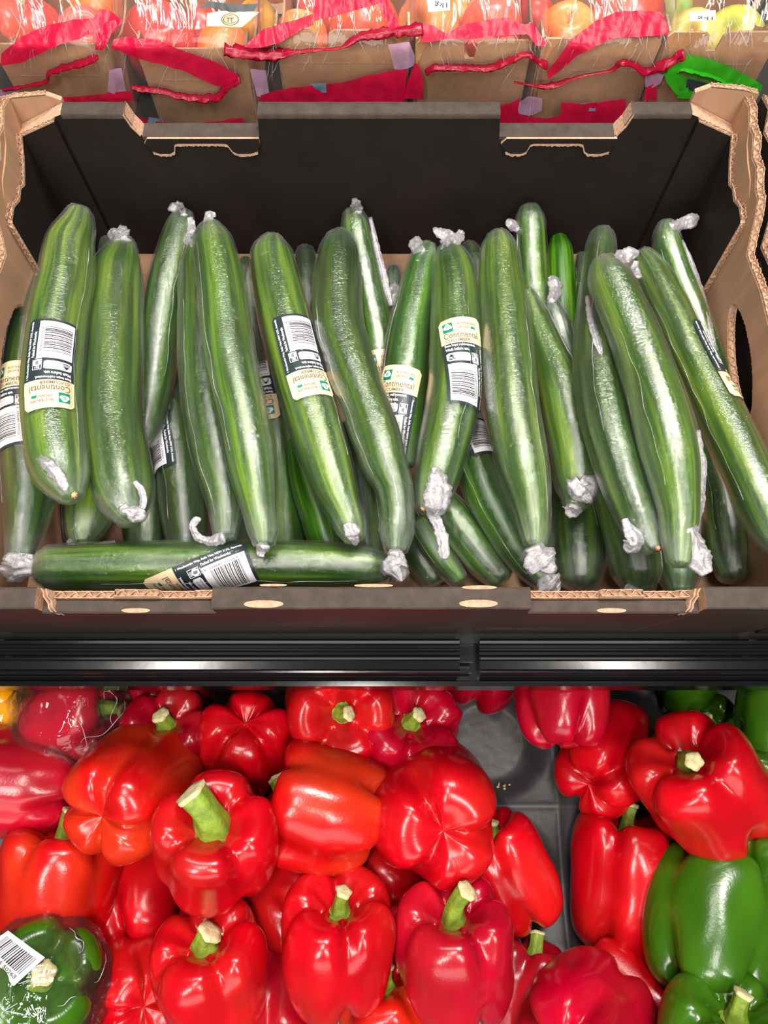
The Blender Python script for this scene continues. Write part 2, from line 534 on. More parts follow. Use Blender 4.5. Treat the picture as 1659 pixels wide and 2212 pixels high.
for k, (x0, x1) in enumerate((NL, NR)):
    V, F = boxes_geo([(x0 + .004 if k == 0 else x0 + .002, .3855, ZN - .002, x1 - .002 if k == 0 else x1 - .004, .4005, ZN + .0009)])
    mesh('folded_rim', V, F, WORN, box, smooth=False)
    m = .5 * (x0 + x1)
    hw = (x1 - x0) / 2
    tab = [(m - hw + .008, ZN + .0005), (m - hw + .004, ZN - .005), (m - hw + .009, ZN - .0125), (m - hw + .014, ZN - .0150), (m - .024 - .004, ZN - .0150), (m - .024, ZN - .0125), (m - .022, ZN - .0055), (m - .019, ZN - .0045),
           (m + .019, ZN - .0045), (m + .022, ZN - .0055), (m + .025, ZN - .0125), (m + .029, ZN - .0150), (m + hw - .012, ZN - .0150), (m + hw - .005, ZN - .0125), (m + hw - .002, ZN - .005), (m + hw - .002, ZN + .0005)]
    board('locking_tab', [tab], XZ, .3835, .3868, [LINER, LINER, KRAFTE], box)
    pth = [(a, .3852, b) for a, b in tab[2:-2]]
    corrugated(pth, (0, 1, 0), (0, 0, -1), th=.0030, h=.0024, parent=box, pitch=.006, seed=k)
    # cut side of the notch, bare board
    sx = NL[0] if k == 0 else NR[1]
    sg = 1 if k == 0 else -1
    V, F = [], []
    prof = [(-.004, .1695), (-.001, .158), (.004, .149)]
    for a, z in prof:
        for y in (.3858, .4002): V.append((sx + sg * a - sg * .0008, y, z + .0008))
    F = [[0, 1, 3, 2], [2, 3, 5, 4]]
    V += [(x - sg * .001, y, z - .001) for x, y, z in V]
    F += [[6, 8, 9, 7], [8, 10, 11, 9], [0, 2, 8, 6], [2, 4, 10, 8], [1, 7, 9, 3], [3, 9, 11, 5]]
    recalc(mesh('cut_notch_side', V, F, KRAFTE, box, smooth=False))
for sg in (-1, 1):
    # corner flap glued on the back wall, sloping top, and its turned part on the side wall
    fl = [(sg * .2575, .0055), (sg * .294, .0055), (sg * .294, .1495), (sg * .258, .1655)]
    board('corner_flap', [fl], XZ, .3828, .3868, [LINER, LINER, LINER], box)
    corrugated([(sg * .258, .3848, .1655), (sg * .294, .3848, .1495)], (0, 1, 0), (0, 0, 1), th=.003, h=.0016, parent=box, seed=9)
    jag = [(.3825, .1525), (.374, .1470), (.366, .1420), (.356, .1375), (.348, .1345), (.340, .1385), (.330, .1365), (.318, .1420), (.306, .1410)]
    fl2 = [(.3825, .0055), (.296, .0055), (.300, .075), (.3045, .1400)] + jag[::-1]
    d0, d1 = sg * .2895, sg * .2935
    board('corner_flap', [fl2], YZ, d0, d1, [LINER, LINER, KRAFTE], box)
    corrugated([(sg * .2915, a, b) for a, b in jag], (1, 0, 0), (0, 0, 1), th=.0036, h=.003, parent=box, ragged=.0012, seed=3)
    corrugated([(sg * .2915, .296, .006), (sg * .2915, .300, .075), (sg * .2915, .3045, .140)], (1, 0, 0), (0, -1, 0), th=.0034, h=.0016, parent=box, seed=4)
    # side wall, raw kraft inside, with a hand hole and a torn upper edge
    top = [(.400, .172), (.386, .1755), (.372, .170), (.360, .1725), (.345, .165), (.332, .1675), (.318, .1600), (.308, .1605), (.298, .152), (.290, .141), (.280, .131), (.262, .1340), (.240, .1385), (.20, .1400), (.12, .1400), (.085, .150), (.065, .165), (.0, .166)]
    hole = [(.208 + .048 * math.cos(t) * (1 + .06 * math.cos(2 * t)), .092 + .0185 * math.sin(t) + .004 * math.cos(t)) for t in np.linspace(0, 2 * math.pi, 36)[:-1]]
    o = board('side_wall', [[(.009, .0), (.400, .0)] + top, hole], YZ, sg * .2940, sg * .3005, [KRAFT, FRONTL, KRAFTE], box)
    corrugated([(sg * .2972, a, b - .0008) for a, b in top], (1, 0, 0), (0, 0, 1), th=.0052, h=.0030, parent=box, ragged=.0010, seed=5)
    corrugated([(sg * .2972, a, b) for a, b in hole[19:34]], (1, 0, 0), (0, 0, 1), th=.0050, h=.0012, parent=box, ragged=.0008, seed=6)
    corrugated([(sg * .2972, a, b) for a, b in hole[1:17]], (1, 0, 0), (0, 0, -1), th=.0050, h=.0012, parent=box, ragged=.0008, seed=6)
    # a torn loose layer between flap and wall
    V, F = [], []
    pts = [(.386, .152, .170), (.374, .148, .171), (.360, .140, .165), (.345, .132, .160), (.330, .132, .158), (.316, .132, .150), (.306, .128, .142)]
    for i, (y, zl, zh) in enumerate(pts):
        xx = sg * (.2945 - .0028 * math.sin(i / 6 * math.pi))
        for z in (zl - .03, zl, zh): V.append((xx + sg * (.0010 if z == zh else 0), y, z + .001 * math.sin(i * 2.3)))
    for i in range(6):
        for j in range(2): F.append([i * 3 + j, i * 3 + j + 1, i * 3 + j + 4, i * 3 + j + 3])
    nV = len(V)
    V += [(x + sg * .0016, y, z) for x, y, z in V]
    F += [[a + nV for a in f[::-1]] for f in F]
    ring = [i * 3 for i in range(7)] + [6 * 3 + 1, 6 * 3 + 2] + [i * 3 + 2 for i in range(5, -1, -1)] + [1]
    F += [[ring[i], ring[(i + 1) % len(ring)], ring[(i + 1) % len(ring)] + nV, ring[i] + nV] for i in range(len(ring))]
    recalc(mesh('torn_layer', V, F, [KRAFT], box, smooth=False))
    # raw outer corner flap standing above the black wall
    hz = .181 if sg > 0 else .174
    lo = .2535
    fl3 = [(sg * lo, .10), (sg * .3045, .10), (sg * .3050, hz - .006), (sg * .290, hz - .0015), (sg * .2640, hz + .001), (sg * lo, hz - .004)]
    board('outer_corner_flap', [fl3], XZ, .4009, .4052, [KRAFT, KRAFT, KRAFTE], box)
    corrugated([(sg * .3045, .403, hz - .006), (sg * .290, .403, hz - .0020), (sg * .2640, .403, hz + .0005)], (0, 1, 0), (0, 0, 1), th=.0036, h=.0014, parent=box, ragged=.0006, seed=8)
# front wall: two full-height ends and a middle, with lowered notches between
fx = [-.300, -.2085, -.1995, -.1000, .0965, .1060, .2000, .2040, .300]
ZF, ZNF = .165, .1535


def front_piece(x0, x1, zt, name, mat_top, jag0=0, jag1=0):
    n = max(6, int((x1 - x0) / .006))
    prof = [(.0035, .002), (-.0132, ZNF - .0035), (-.0134, zt - .0035), (-.0140, zt - .0016), (-.0132, zt - .0004), (-.0118, zt), (-.0015, zt), (-.0002, zt - .0008), (0, zt - .004), (.0075, .002)]
    V, F, fm = [], [], []
    for i in range(n + 1):
        x = x0 + (x1 - x0) * i / n
        for (y, z) in prof:
            V.append((x, y + .0004 * noise.noise((x * 40, y * 90, z * 40)), z + .0004 * noise.noise((x * 50, 7, z * 30))))
    m = len(prof)
    for i in range(n):
        for j in range(m):
            F.append([i * m + j, i * m + (j + 1) % m, (i + 1) * m + (j + 1) % m, (i + 1) * m + j])
            fm.append(0 if j <= 1 else (1 if j <= 6 else 2))
    F.append(list(range(m))[::-1]); fm.append(3)
    F.append([n * m + j for j in range(m)]); fm.append(3)
    return recalc(mesh(name, V, F, [FRONTL, WORN, LINER, KRAFTE], box, smooth=False, fm=fm))


front_piece(-.300, -.2085, ZF, 'front_wall', WORN)
front_piece(-.1000, .0965, ZF, 'front_wall', WORN)
front_piece(.2040, .300, ZF, 'front_wall', WORN)
for k, (x0, x1) in enumerate(((-.2085, -.1000), (.0965, .2040))):
    n = 16
    prof = [(.0035, .002), (-.0132, ZNF - .0035), (-.0142, ZNF - .0014), (-.0132, ZNF), (-.0062, ZNF + .0002), (-.0052, ZNF - .003), (.0060, .002)]
    V, F, fm = [], [], []
    for i in range(n + 1):
        x = x0 + (x1 - x0) * i / n
        for y, z in prof: V.append((x, y, z + .0004 * noise.noise((x * 50, 3, 0))))
    m = len(prof)
    for i in range(n):
        for j in range(m):
            F.append([i * m + j, i * m + (j + 1) % m, (i + 1) * m + (j + 1) % m, (i + 1) * m + j])
            fm.append(0 if j == 0 else 1)
    F.append(list(range(m))[::-1]); fm.append(2)
    F.append([n * m + j for j in range(m)]); fm.append(2)
    recalc(mesh('front_wall', V, F, [FRONTL, WORN, KRAFTE], box, smooth=False, fm=fm))
    inn = [(x0, .105), (x1, .105), (x1, ZNF + .001), (x1 - .012, ZNF + .0005), (x1 - .014, ZNF - .002), (x1 - .034, ZNF - .002), (x1 - .036, ZNF + .0022), (x0 + .046, ZNF + .0022), (x0 + .044, ZNF - .002), (x0 + .012, ZNF - .0025), (x0, ZNF - .001)]
    board('inner_front_layer', [inn], XZ, -.0048, 0, [KRAFT, LINER, KRAFTE], box)
    corrugated([(a, -.0024, b) for a, b in inn[2:]][::-1], (0, 1, 0), (0, 0, 1), th=.0040, h=.0026, parent=box, pitch=.0085, ragged=.0006, seed=k + 20)
    # torn board at the outer end of each notch
    ex = x0 if k == 0 else x1
    sg = 1 if k == 0 else -1
    for q in range(2):
        V, F = [], []
        for i in range(7):
            u = i / 6
            y = -.001 - .0125 * u
            xx = ex + sg * (.0015 + .004 * u + .002 * q + .0006 * math.sin(i * 2.1 + q))
            z0 = ZF - .001 - .010 * u - .001 * q
            for (dx, dz) in ((0, 0), (sg * .0012, .0006), (sg * .0030, -.008), (sg * .0018, -.009)): V.append((xx + dx, y, z0 + dz))
        for i in range(6):
            for j in range(4): F.append([i * 4 + j, i * 4 + (j + 1) % 4, (i + 1) * 4 + (j + 1) % 4, (i + 1) * 4 + j])
        F += [[0, 3, 2, 1], [24, 25, 26, 27]]
        recalc(mesh('torn_layer', V, F, KRAFTE, box, smooth=False))
# bare oval slits where the fold perforation tore
for px, py, wd, ht, z in ((569, 1304, 86, 17, ZF), (1034, 1303, 84, 17, ZF), (292, 1318, 62, 11, ZNF), (1322, 1318, 64, 11, ZNF), (807, 1264, 84, 8, ZF), (1036, 1268, 76, 9, ZF), (590, 1263, 60, 6, ZF)):
    c, t = atz(px, py, z + .0012)
    a, b = wd / 2 * t / FPX, ht / 2 * t / FPX
    n = 20
    V = [(c[0], c[1], z + .0012)]
    for rr, dz in ((.55, .0011), (1, .0003)):
        for i in range(n):
            q = i / n * 2 * math.pi
            jx = 1 + .05 * noise.noise((math.cos(q) * 3, math.sin(q) * 3, px))
            cx, cy = math.cos(q), math.sin(q)
            V.append((c[0] + a * rr * jx * abs(cx) ** .8 * (1 if cx > 0 else -1), c[1] + b * rr * cy, z + dz))
    F = [[0, 1 + i, 1 + (i + 1) % n] for i in range(n)] + [[1 + i, 1 + n + i, 1 + n + (i + 1) % n, 1 + (i + 1) % n] for i in range(n)]
    recalc(mesh('torn_fold_slit', V, F, KRAFTE, box))

# ---------------------------------------------------------------- neighbouring cartons at both frame edges
for sg, lab in ((1, 'edge of the neighbouring black carton with a weight panel, at the right edge'), (-1, 'edge of the neighbouring carton left of the cucumber carton')):
    nb = thing('produce_carton', lab, 'carton', (sg * .36, .2, 0))
    topn = [(0, .165), (.07, .165), (.10, .140), (.24, .140), (.29, .128), (.31, .158), (.355, .168), (.372, .164), (.384, .176), (.402, .172)]
    board('side_wall', [[(.010, 0), (.402, 0)] + topn[::-1]], YZ, sg * .3085, sg * .3145, [FRONTL, KRAFT, KRAFTE], nb)
    corrugated([(sg * .3115, a, b) for a, b in topn], (1, 0, 0), (0, 0, 1), th=.005, h=.003, parent=nb, ragged=.0012, seed=31)
    board('back_wall', [[(sg * .3145, 0), (sg * .55, 0), (sg * .55, .168), (sg * .3145, .168)]], XZ, .390, .402, [LINER, FRONTL, KRAFTE], nb)
    board('front_wall', [[(sg * .3145, 0), (sg * .55, 0), (sg * .55, .160), (sg * .3145, .160)]], XZ, .004, .012, [FRONTL, LINER, FRONTL], nb)
    board('carton_floor', [[(sg * .3145, .014), (sg * .55, .014), (sg * .55, .390), (sg * .3145, .390)]], XY, 0, .005, [KRAFT, KRAFT, KRAFTE], nb)
    if sg > 0: NEIGH = nb

# ---------------------------------------------------------------- moulded tray under the peppers
TZ = -.165
cc = atz(1055, 1600, TZ - .018)[0]
PX = .124
tray = thing('fruit_tray', 'dark grey moulded plastic liner tray with round cups, bare between the red peppers', 'tray', (0, -.15, TZ - .03))


def tray_h(x, y):
    u = (x - cc[0]) / PX; v = (y - cc[1]) / PX
    fu, fv = u - round(u), v - round(v)
    r = math.hypot(fu, fv) * PX
    s = min(1, max(0, (r - .036) / .024)); s = s * s * (3 - 2 * s)
    h = TZ - .030 + .024 * s
    h += .010 * max(0, (r / PX - .36)) / .35                     # pillows rising to the corners between cups
    h += .0016 * math.exp(-((min(.5 - abs(fu), .5 - abs(fv)) * PX) / .0022) ** 2)   # moulded cross seams
    if r < .037: h += .0004 * noise.noise((x * 130, y * 130, 1))
    return h


nx, ny = 330, 200
xs = np.linspace(-.42, .42, nx); ys = np.linspace(-.44, .075, ny)
V = [(x, y, tray_h(x, y)) for y in ys for x in xs]
F = [[j * nx + i, j * nx + i + 1, (j + 1) * nx + i + 1, (j + 1) * nx + i] for j in range(ny - 1) for i in range(nx - 1)]
nb_ = len(V)
V += [(-.42, -.44, -.2), (.42, -.44, -.2), (.42, .075, -.2), (-.42, .075, -.2)]
F += [[nb_ + 3, nb_ + 2, nb_ + 1, nb_]]
mesh('moulded_sheet', V, F, TRAYM, tray)
for i in range(7):
    px, py = random.uniform(1068, 1105), random.uniform(1690, 1706)
    c, t = atz(px, py, TZ - .019)
    z = tray_h(c[0], c[1])
    s = random.uniform(.0012, .0024)
    V = [(c[0] + s * a * random.uniform(.6, 1.1), c[1] + s * b * random.uniform(.6, 1), z + s * .5 * (d + 1)) for a, b, d in ((1, 0, 0), (-1, 0, 0), (0, 1, 0), (0, -1, 0), (0, 0, .9), (0, 0, -1))]
    F = [[0, 2, 4], [2, 1, 4], [1, 3, 4], [3, 0, 4], [2, 0, 5], [1, 2, 5], [3, 1, 5], [0, 3, 5]]
    o = mesh('pepper_seed', V, F, CRUMB, None)
    tag(o, 'pale dried pepper seed in the crumb line at the rim of the empty tray cup', 'seed', 'seeds in the empty tray cup')


# ---------------------------------------------------------------- swept bodies
def catmull(P, n):
    P = np.array(P, float)
    Q = np.vstack([2 * P[0] - P[1], P, 2 * P[-1] - P[-2]])
    d = np.r_[0, np.cumsum(np.linalg.norm(np.diff(P[:, :3], axis=0), axis=1))]
    t = np.linspace(0, d[-1], n)
    out = []
    for x in t:
        i = min(len(P) - 2, max(0, int(np.searchsorted(d, x, side='right') - 1)))
        u = (x - d[i]) / max(1e-9, d[i + 1] - d[i])
        a, b, c, e = Q[i], Q[i + 1], Q[i + 2], Q[i + 3]
        out.append(.5 * (2 * b + (c - a) * u + (2 * a - 5 * b + 4 * c - e) * u * u + (3 * b - a - 3 * c + e) * u ** 3))
    return np.array(out), t


def unit(v):
    return v / (np.linalg.norm(v, axis=-1, keepdims=True) + 1e-12)


class Body:
    """a bent, tapering body of revolution: axis points, radii and a frame whose V looks up towards the light"""

    def __init__(s, pts, z0, z1, rows=46):
        px = np.array(pts, float)
        l = np.r_[0, np.cumsum(np.hypot(*np.diff(px[:, :2], axis=0).T))]
        u = l / l[-1]
        g = unit(np.gradient(px[:, :2], axis=0))
        W = []
        for (x, y, wd), uu, gg in zip(px, u, g):
            p, t = atz(x, y, z0 + (z1 - z0) * uu)
            W.append((*p, wd * max(abs(gg[0]), abs(gg[1])) / 2 * t / FPX))
        A, s.t = catmull(W, rows)
        P, R = A[:, :3], A[:, 3]
        # rounded ends
        T = unit(np.gradient(P, axis=0))
        k = np.linspace(0, math.pi / 2, 7)[:-1]
        pre = [(P[0] - T[0] * R[0] * .55 * math.cos(a), R[0] * math.sin(a)) for a in k]
        post = [(P[-1] + T[-1] * R[-1] * .55 * math.cos(a), R[-1] * math.sin(a)) for a in k[::-1]]
        s.P = np.vstack([[p for p, r in pre], P, [p for p, r in post]])
        s.R = np.maximum(np.r_[[r for p, r in pre], R, [r for p, r in post]], .0006)
        s.T = unit(np.gradient(s.P, axis=0))
        V = -FWD[None] - s.T * (s.T @ -FWD)[:, None]
        s.V = unit(V)
        s.B = np.cross(s.V, s.T)
        s.S = np.r_[0, np.cumsum(np.linalg.norm(np.diff(s.P, axis=0), axis=1))]

    def at(s, dist, phi, off):
        f = lambda A: np.array([np.interp(dist, s.S, A[:, k]) for k in range(A.shape[1])])
        P, V, B = f(s.P), f(s.V), f(s.B)
        r = float(np.interp(dist, s.S, s.R))
        return P + (V * math.cos(phi) + B * math.sin(phi)) * (r + off), r

    def surf(s, fn, seg):
        """fn(i, phi) -> radius"""
        V, rest = [], []
        n = len(s.P)
        for i in range(n):
            for j in range(seg):
                a = 2 * math.pi * j / seg
                r = fn(i, a)
                V.append(s.P[i] + (s.V[i] * math.cos(a) + s.B[i] * math.sin(a)) * r)
                rest.append((math.cos(a), math.sin(a), s.S[i] * 10))
        F = [[i * seg + j, i * seg + (j + 1) % seg, (i + 1) * seg + (j + 1) % seg, (i + 1) * seg + j] for i in range(n - 1) for j in range(seg)]
        F += [list(range(seg))[::-1], [(n - 1) * seg + j for j in range(seg)]]
        return V, F, rest


def crumple(name, W, parent, mat, seed, seg=14, amt=.55, flat=.7, rows=None, cap=True):
    """bunched film: a path of (x, y, z, radius) swept and strongly creased"""
    A, t = catmull(W, rows or max(14, len(W) * 7))
    P, R = A[:, :3], np.maximum(A[:, 3], .00005)
    T = unit(np.gradient(P, axis=0))
    up = unit(-FWD[None] - T * (T @ -FWD)[:, None])
    B = np.cross(up, T)
    V, F, rest = [], [], []
    for i in range(len(P)):
        tw = .5 * i / len(P) * 6
        for j in range(seg):
            a = 2 * math.pi * j / seg
            q = Vector(P[i] + (up[i] * math.cos(a) + B[i] * math.sin(a)) * R[i])
            m = noise.noise(q * 170 + Vector((seed * 3.1, seed, 0))) + .6 * noise.noise(q * 420 + Vector((seed, 5, seed)))
            r = R[i] * (1 + amt * m + .22 * math.sin(5 * a + tw))
            V.append(P[i] + up[i] * math.cos(a) * r * flat + B[i] * math.sin(a) * r)
            rest.append((math.cos(a), math.sin(a), t[i] * 10))
    n = len(P)
    F = [[i * seg + j, i * seg + (j + 1) % seg, (i + 1) * seg + (j + 1) % seg, (i + 1) * seg + j] for i in range(n - 1) for j in range(seg)]
    if cap: F += [list(range(seg))[::-1], [(n - 1) * seg + j for j in range(seg)]]
    return mesh(name, V, F, mat, parent, rest=rest)


# ---------------------------------------------------------------- lettering, as flat outlines laid onto a curved surface
_txt = {}


def glyphs(text, weight=0.0, shear=0.0):
    key = (text, weight, shear)
    if key not in _txt:
        c = bpy.data.curves.new('lettering', 'FONT')
        c.body, c.size, c.offset, c.shear, c.resolution_u = text, 1.0, weight, shear, 2
        o = bpy.data.objects.new('lettering', c)
        COL.objects.link(o)
        bpy.context.view_layer.update()
        me = bpy.data.meshes.new_from_object(o.evaluated_get(bpy.context.evaluated_depsgraph_get()))
        V = np.array([v.co[:2] for v in me.vertices]) if len(me.vertices) else np.zeros((0, 2))
        F = [list(p.vertices) for p in me.polygons]
        bpy.data.objects.remove(o); bpy.data.curves.remove(c); bpy.data.meshes.remove(me)
        if len(V): V = V - V.min(axis=0)
        _txt[key] = (V, F)
    return _txt[key]


def text_in(text, x, y, wd, ht, weight=.0, rot=0, serif=False):
    """the text fitted into a box at (x, y) of size wd x ht; rot 90 turns it to read upward, 270 downward"""
    V, F = glyphs(text, weight)
    m = V.max(axis=0)
    Q = V / m
    if rot == 0: Q = np.c_[x + Q[:, 0] * wd, y + Q[:, 1] * ht]
    elif rot == 90: Q = np.c_[x + (1 - Q[:, 1]) * wd, y + Q[:, 0] * ht]
    else: Q = np.c_[x + Q[:, 1] * wd, y + (1 - Q[:, 0]) * ht]
    F = list(F)
    if serif and rot == 0:                      # small slab feet and heads under the stems
        pass
    return Q, F


def rect(x0, y0, x1, y1, nx=1, ny=1):
    V = [(x0 + (x1 - x0) * i / nx, y0 + (y1 - y0) * j / ny) for j in range(ny + 1) for i in range(nx + 1)]
    F = [[j * (nx + 1) + i, j * (nx + 1) + i + 1, (j + 1) * (nx + 1) + i + 1, (j + 1) * (nx + 1) + i] for j in range(ny) for i in range(nx)]
    return np.array(V), F


def rrect(x0, y0, x1, y1, r, nx=12, ny=8, lo=True, hi=True):
    V = []
    for j in range(ny + 1):
        for i in range(nx + 1):
            x = x0 + (x1 - x0) * i / nx
            e = min(x - x0, x1 - x)
            c = 0 if e > r else r - math.sqrt(max(0, r * r - (r - e) ** 2))
            a = y0 + (c if lo else 0); b = y1 - (c if hi else 0)
            V.append((x, a + (b - a) * j / ny))
    F = [[j * (nx + 1) + i, j * (nx + 1) + i + 1, (j + 1) * (nx + 1) + i + 1, (j + 1) * (nx + 1) + i] for j in range(ny) for i in range(nx)]
    return np.array(V), F


def disc(cx, cy, rx, ry, n=20):
    V = [(cx, cy)] + [(cx + rx * math.cos(2 * math.pi * i / n), cy + ry * math.sin(2 * math.pi * i / n)) for i in range(n)]
    return np.array(V), [[0, 1 + i, 1 + (i + 1) % n] for i in range(n)]


def poly(P):
    return np.array(P, float), [list(range(len(P)))]


def outline(x0, y0, x1, y1, t):
    parts = [rect(x0, y0, x1, y0 + t, 4, 1), rect(x0, y1 - t, x1, y1, 4, 1), rect(x0, y0, x0 + t, y1), rect(x1 - t, y0, x1, y1)]
    return join(parts)


def join(parts):
    V, F, b = [], [], 0
    for v, f in parts:
        V.append(v); F += [[i + b for i in q] for q in f]; b += len(v)
    return np.vstack(V), F


def sticker_art():
    """all of the sticker on a flat sheet 42 x 80: name -> [(geometry, material, layer)]"""
    A = {'sticker': [(rrect(0, 0, 42, 55.3, 3, 14, 18, True, False), DKGREEN, 0), (rrect(0, 55.3, 42, 80, 3, 14, 9, False, True), CREAM, 0)]}
    xs_ = [6.5 + 2.6 * math.cos(q) for q in np.linspace(0, 6.28, 9)]
    blob = [disc(8.7, 71.3, 3.6, 2.3), disc(8.7, 73.2, 2.2, 1.6), disc(6.3, 71, 1.6, 1.7), disc(11.1, 71, 1.6, 1.7)]
    ring = [outline(7.4, 70.3, 10.0, 72.4, .45), rect(8.5, 70.3, 8.9, 73.4)]
    A['logo'] = [(rect(4, 66.6, 13.4, 75.6, 3, 3), TEAL, 1), (join(blob), WHITE, 2), (join(ring), TEAL, 3)]
    A['lettering'] = [
        (text_in('Continental', 3.6, 60.3, 33, 5.6, .004), BROWNINK, 1),
        (text_in('CUCUMBER', 4.4, 56.6, 24, 2.7, .012), BROWNINK, 1),
        (text_in('AUSTRALIAN', 17.5, 72.3, 18, 2.3, .008), BROWNINK, 1),
        (text_in('GROWN', 18.0, 68.6, 10.5, 2.3, .008), BROWNINK, 1),
        (poly([(30, 69.6), (31.2, 70.8), (32.4, 71), (33.2, 70.3), (34.2, 71), (35, 69.4), (34.2, 68.2), (32.6, 68.7), (30.6, 68.3)]), TEAL, 1),
        (text_in('Best kept refrigerated.', 3, 51.6, 29, 2.9, .03), WHITE, 1),
        (text_in('Wash before use.', 3, 48.0, 22, 2.9, .03), WHITE, 1),
        (rrect(3, 38.4, 25.5, 46, 1, 10, 4), WHITE, 1),
        (poly([(7.6, 45), (5.0, 42.2), (10.2, 42.2)]), INK, 2), (rect(4.5, 39.6, 10.7, 40.4), INK, 2), (rect(4.8, 41, 10.4, 41.7), INK, 2),
        (text_in('Grown in', 12.4, 42.6, 10, 2.2, .006), GREYINK, 2), (text_in('Australia', 12.4, 39.4, 11.2, 2.0, .006), GREYINK, 2),
        (text_in('Packed for Woolworths', 33.6, 12, 2.6, 23, .02, 270), WHITE, 1),
        (text_in('1 Woolworths Way, Bella Vista NSW 2153, Australia', 37.3, 2.5, 2.6, 51, .02, 270), WHITE, 1),
    ]
    A['recycling_mark'] = [(outline(27.0, 37.6, 34.6, 46.4, .5), WHITE, 1), (text_in('BIN', 28.6, 43.8, 4, 1.7, .02), WHITE, 1),
                           (disc(30.8, 40.6, 3.4, 3.1), WHITE, 2), (rrect(29.6, 38.9, 32.0, 42.2, .5, 6, 3), GREYINK, 3), (text_in('arl.org.au', 27.4, 35.9, 5.5, 1.2, .02), WHITE, 1)]
    rnd = random.Random(3)
    bars = []
    y = 7.2
    while y < 30.5:
        t = rnd.choice([.28, .28, .5, .5, .8])
        bars.append(rect(4.6, y, 27.0, y + t, 8, 1))
        y += t + rnd.choice([.32, .45, .6, .9])
    digs = [text_in('9', 28.0, 33.2, 1.9, 1.2, .0, 270), text_in('339687', 28.0, 20.0, 1.9, 10.5, .0, 270), text_in('320264', 28.0, 8.2, 1.9, 10.5, .0, 270), text_in('5', 28.0, 4.6, 1.9, 1.2, 0, 270)]
    A['barcode'] = [(rect(3, 2.4, 32, 36, 10, 14), WHITE, 1), (join(bars), INK, 2), (join(digs), INK, 2), (text_in('80265003', 4.2, 33.6, 9, 1.4), GREYINK, 2)]
    return A


ART = sticker_art()
LW, LH = .0355, .078


def put_sticker(body, root, px, py, psi, label=None):
    # nearest axis point on the picture row, then the angle round the body
    best = None
    for i in range(len(body.P)):
        d = body.P[i] - CAM
        Z = d @ FWD
        x, y = 829.5 + FPX * d[0] / Z, 1106 - FPX * (d @ UPV) / Z
        T = body.T[i]
        tx, ty = T[0], -(T @ UPV)
        nrm = math.hypot(tx, ty)
        al = abs((px - x) * tx + (py - y) * ty) / nrm
        if best is None or al < best[0]:
            off = ((px - x) * ty * -1 + (py - y) * tx) / nrm      # across the axis
            best = (al, i, off * Z / FPX)
    _, i, off = best
    s0 = body.S[i]
    # +B is to the right of V when looking along the axis
    side = (px - (829.5 + FPX * (body.P[i] - CAM)[0] / ((body.P[i] - CAM) @ FWD)))
    dB = body.B[i]
    r = body.R[i]
    off = -off
    phi0 = math.asin(max(-.97, min(.97, off / (r * 1.05))))
    for _it in range(8):                       # settle the sticker's middle on its point
        q, _r = body.at(s0, phi0, .0013)
        d = q - CAM
        Z = d @ FWD
        ex, ey = px - (829.5 + FPX * d[0] / Z), py - (1106 - FPX * (d @ UPV) / Z)
        T = np.array([np.interp(s0, body.S, body.T[:, k]) for k in range(3)])
        B = np.array([np.interp(s0, body.S, body.B[:, k]) for k in range(3)])
        J = np.array([[T[0], B[0] * r * math.cos(phi0)], [-(T @ UPV), -(B @ UPV) * r * math.cos(phi0)]]) * FPX / Z
        dl = np.linalg.solve(J, np.array((ex, ey)))
        s0 += .7 * dl[0]
        phi0 = max(-1.3, min(1.3, phi0 + .7 * max(-.4, min(.4, dl[1]))))
    c, sn = math.cos(math.radians(psi)), math.sin(math.radians(psi))
    pars = {}

    def place(g, layer):
        V = []
        for (a, b) in g[0]:
            a, b = (a / 42 - .5) * LW, (b / 80 - .5) * LH
            a, b = a * c - b * sn, a * sn + b * c
            p, rr = body.at(s0 - b, 0, 0)
            q, _ = body.at(s0 - b, phi0 + a / (r * 1.05), .0013 + .00016 * layer)
            V.append(q)
        return V
    for nm in ('sticker', 'logo', 'lettering', 'recycling_mark', 'barcode'):
        V, F, fm, mats = [], [], [], []
        for g, m, layer in ART[nm]:
            if m not in mats: mats.append(m)
            b = len(V)
            V += place(g, layer)
            F += [[k + b for k in f] for f in g[1]]
            fm += [mats.index(m)] * len(g[1])
        o = mesh(nm, V, F, mats, root if nm == 'sticker' else pars['s'], smooth=(nm == 'sticker'), fm=fm)
        if nm == 'sticker':
            pars['s'] = o
            if label: o['label'] = label


TONE = {'light': (1.36, 1.22, .80), 'mid': (.98, 1.04, .58), 'dark': (.52, .60, .40), 'bright': (.82, 1.12, .40)}
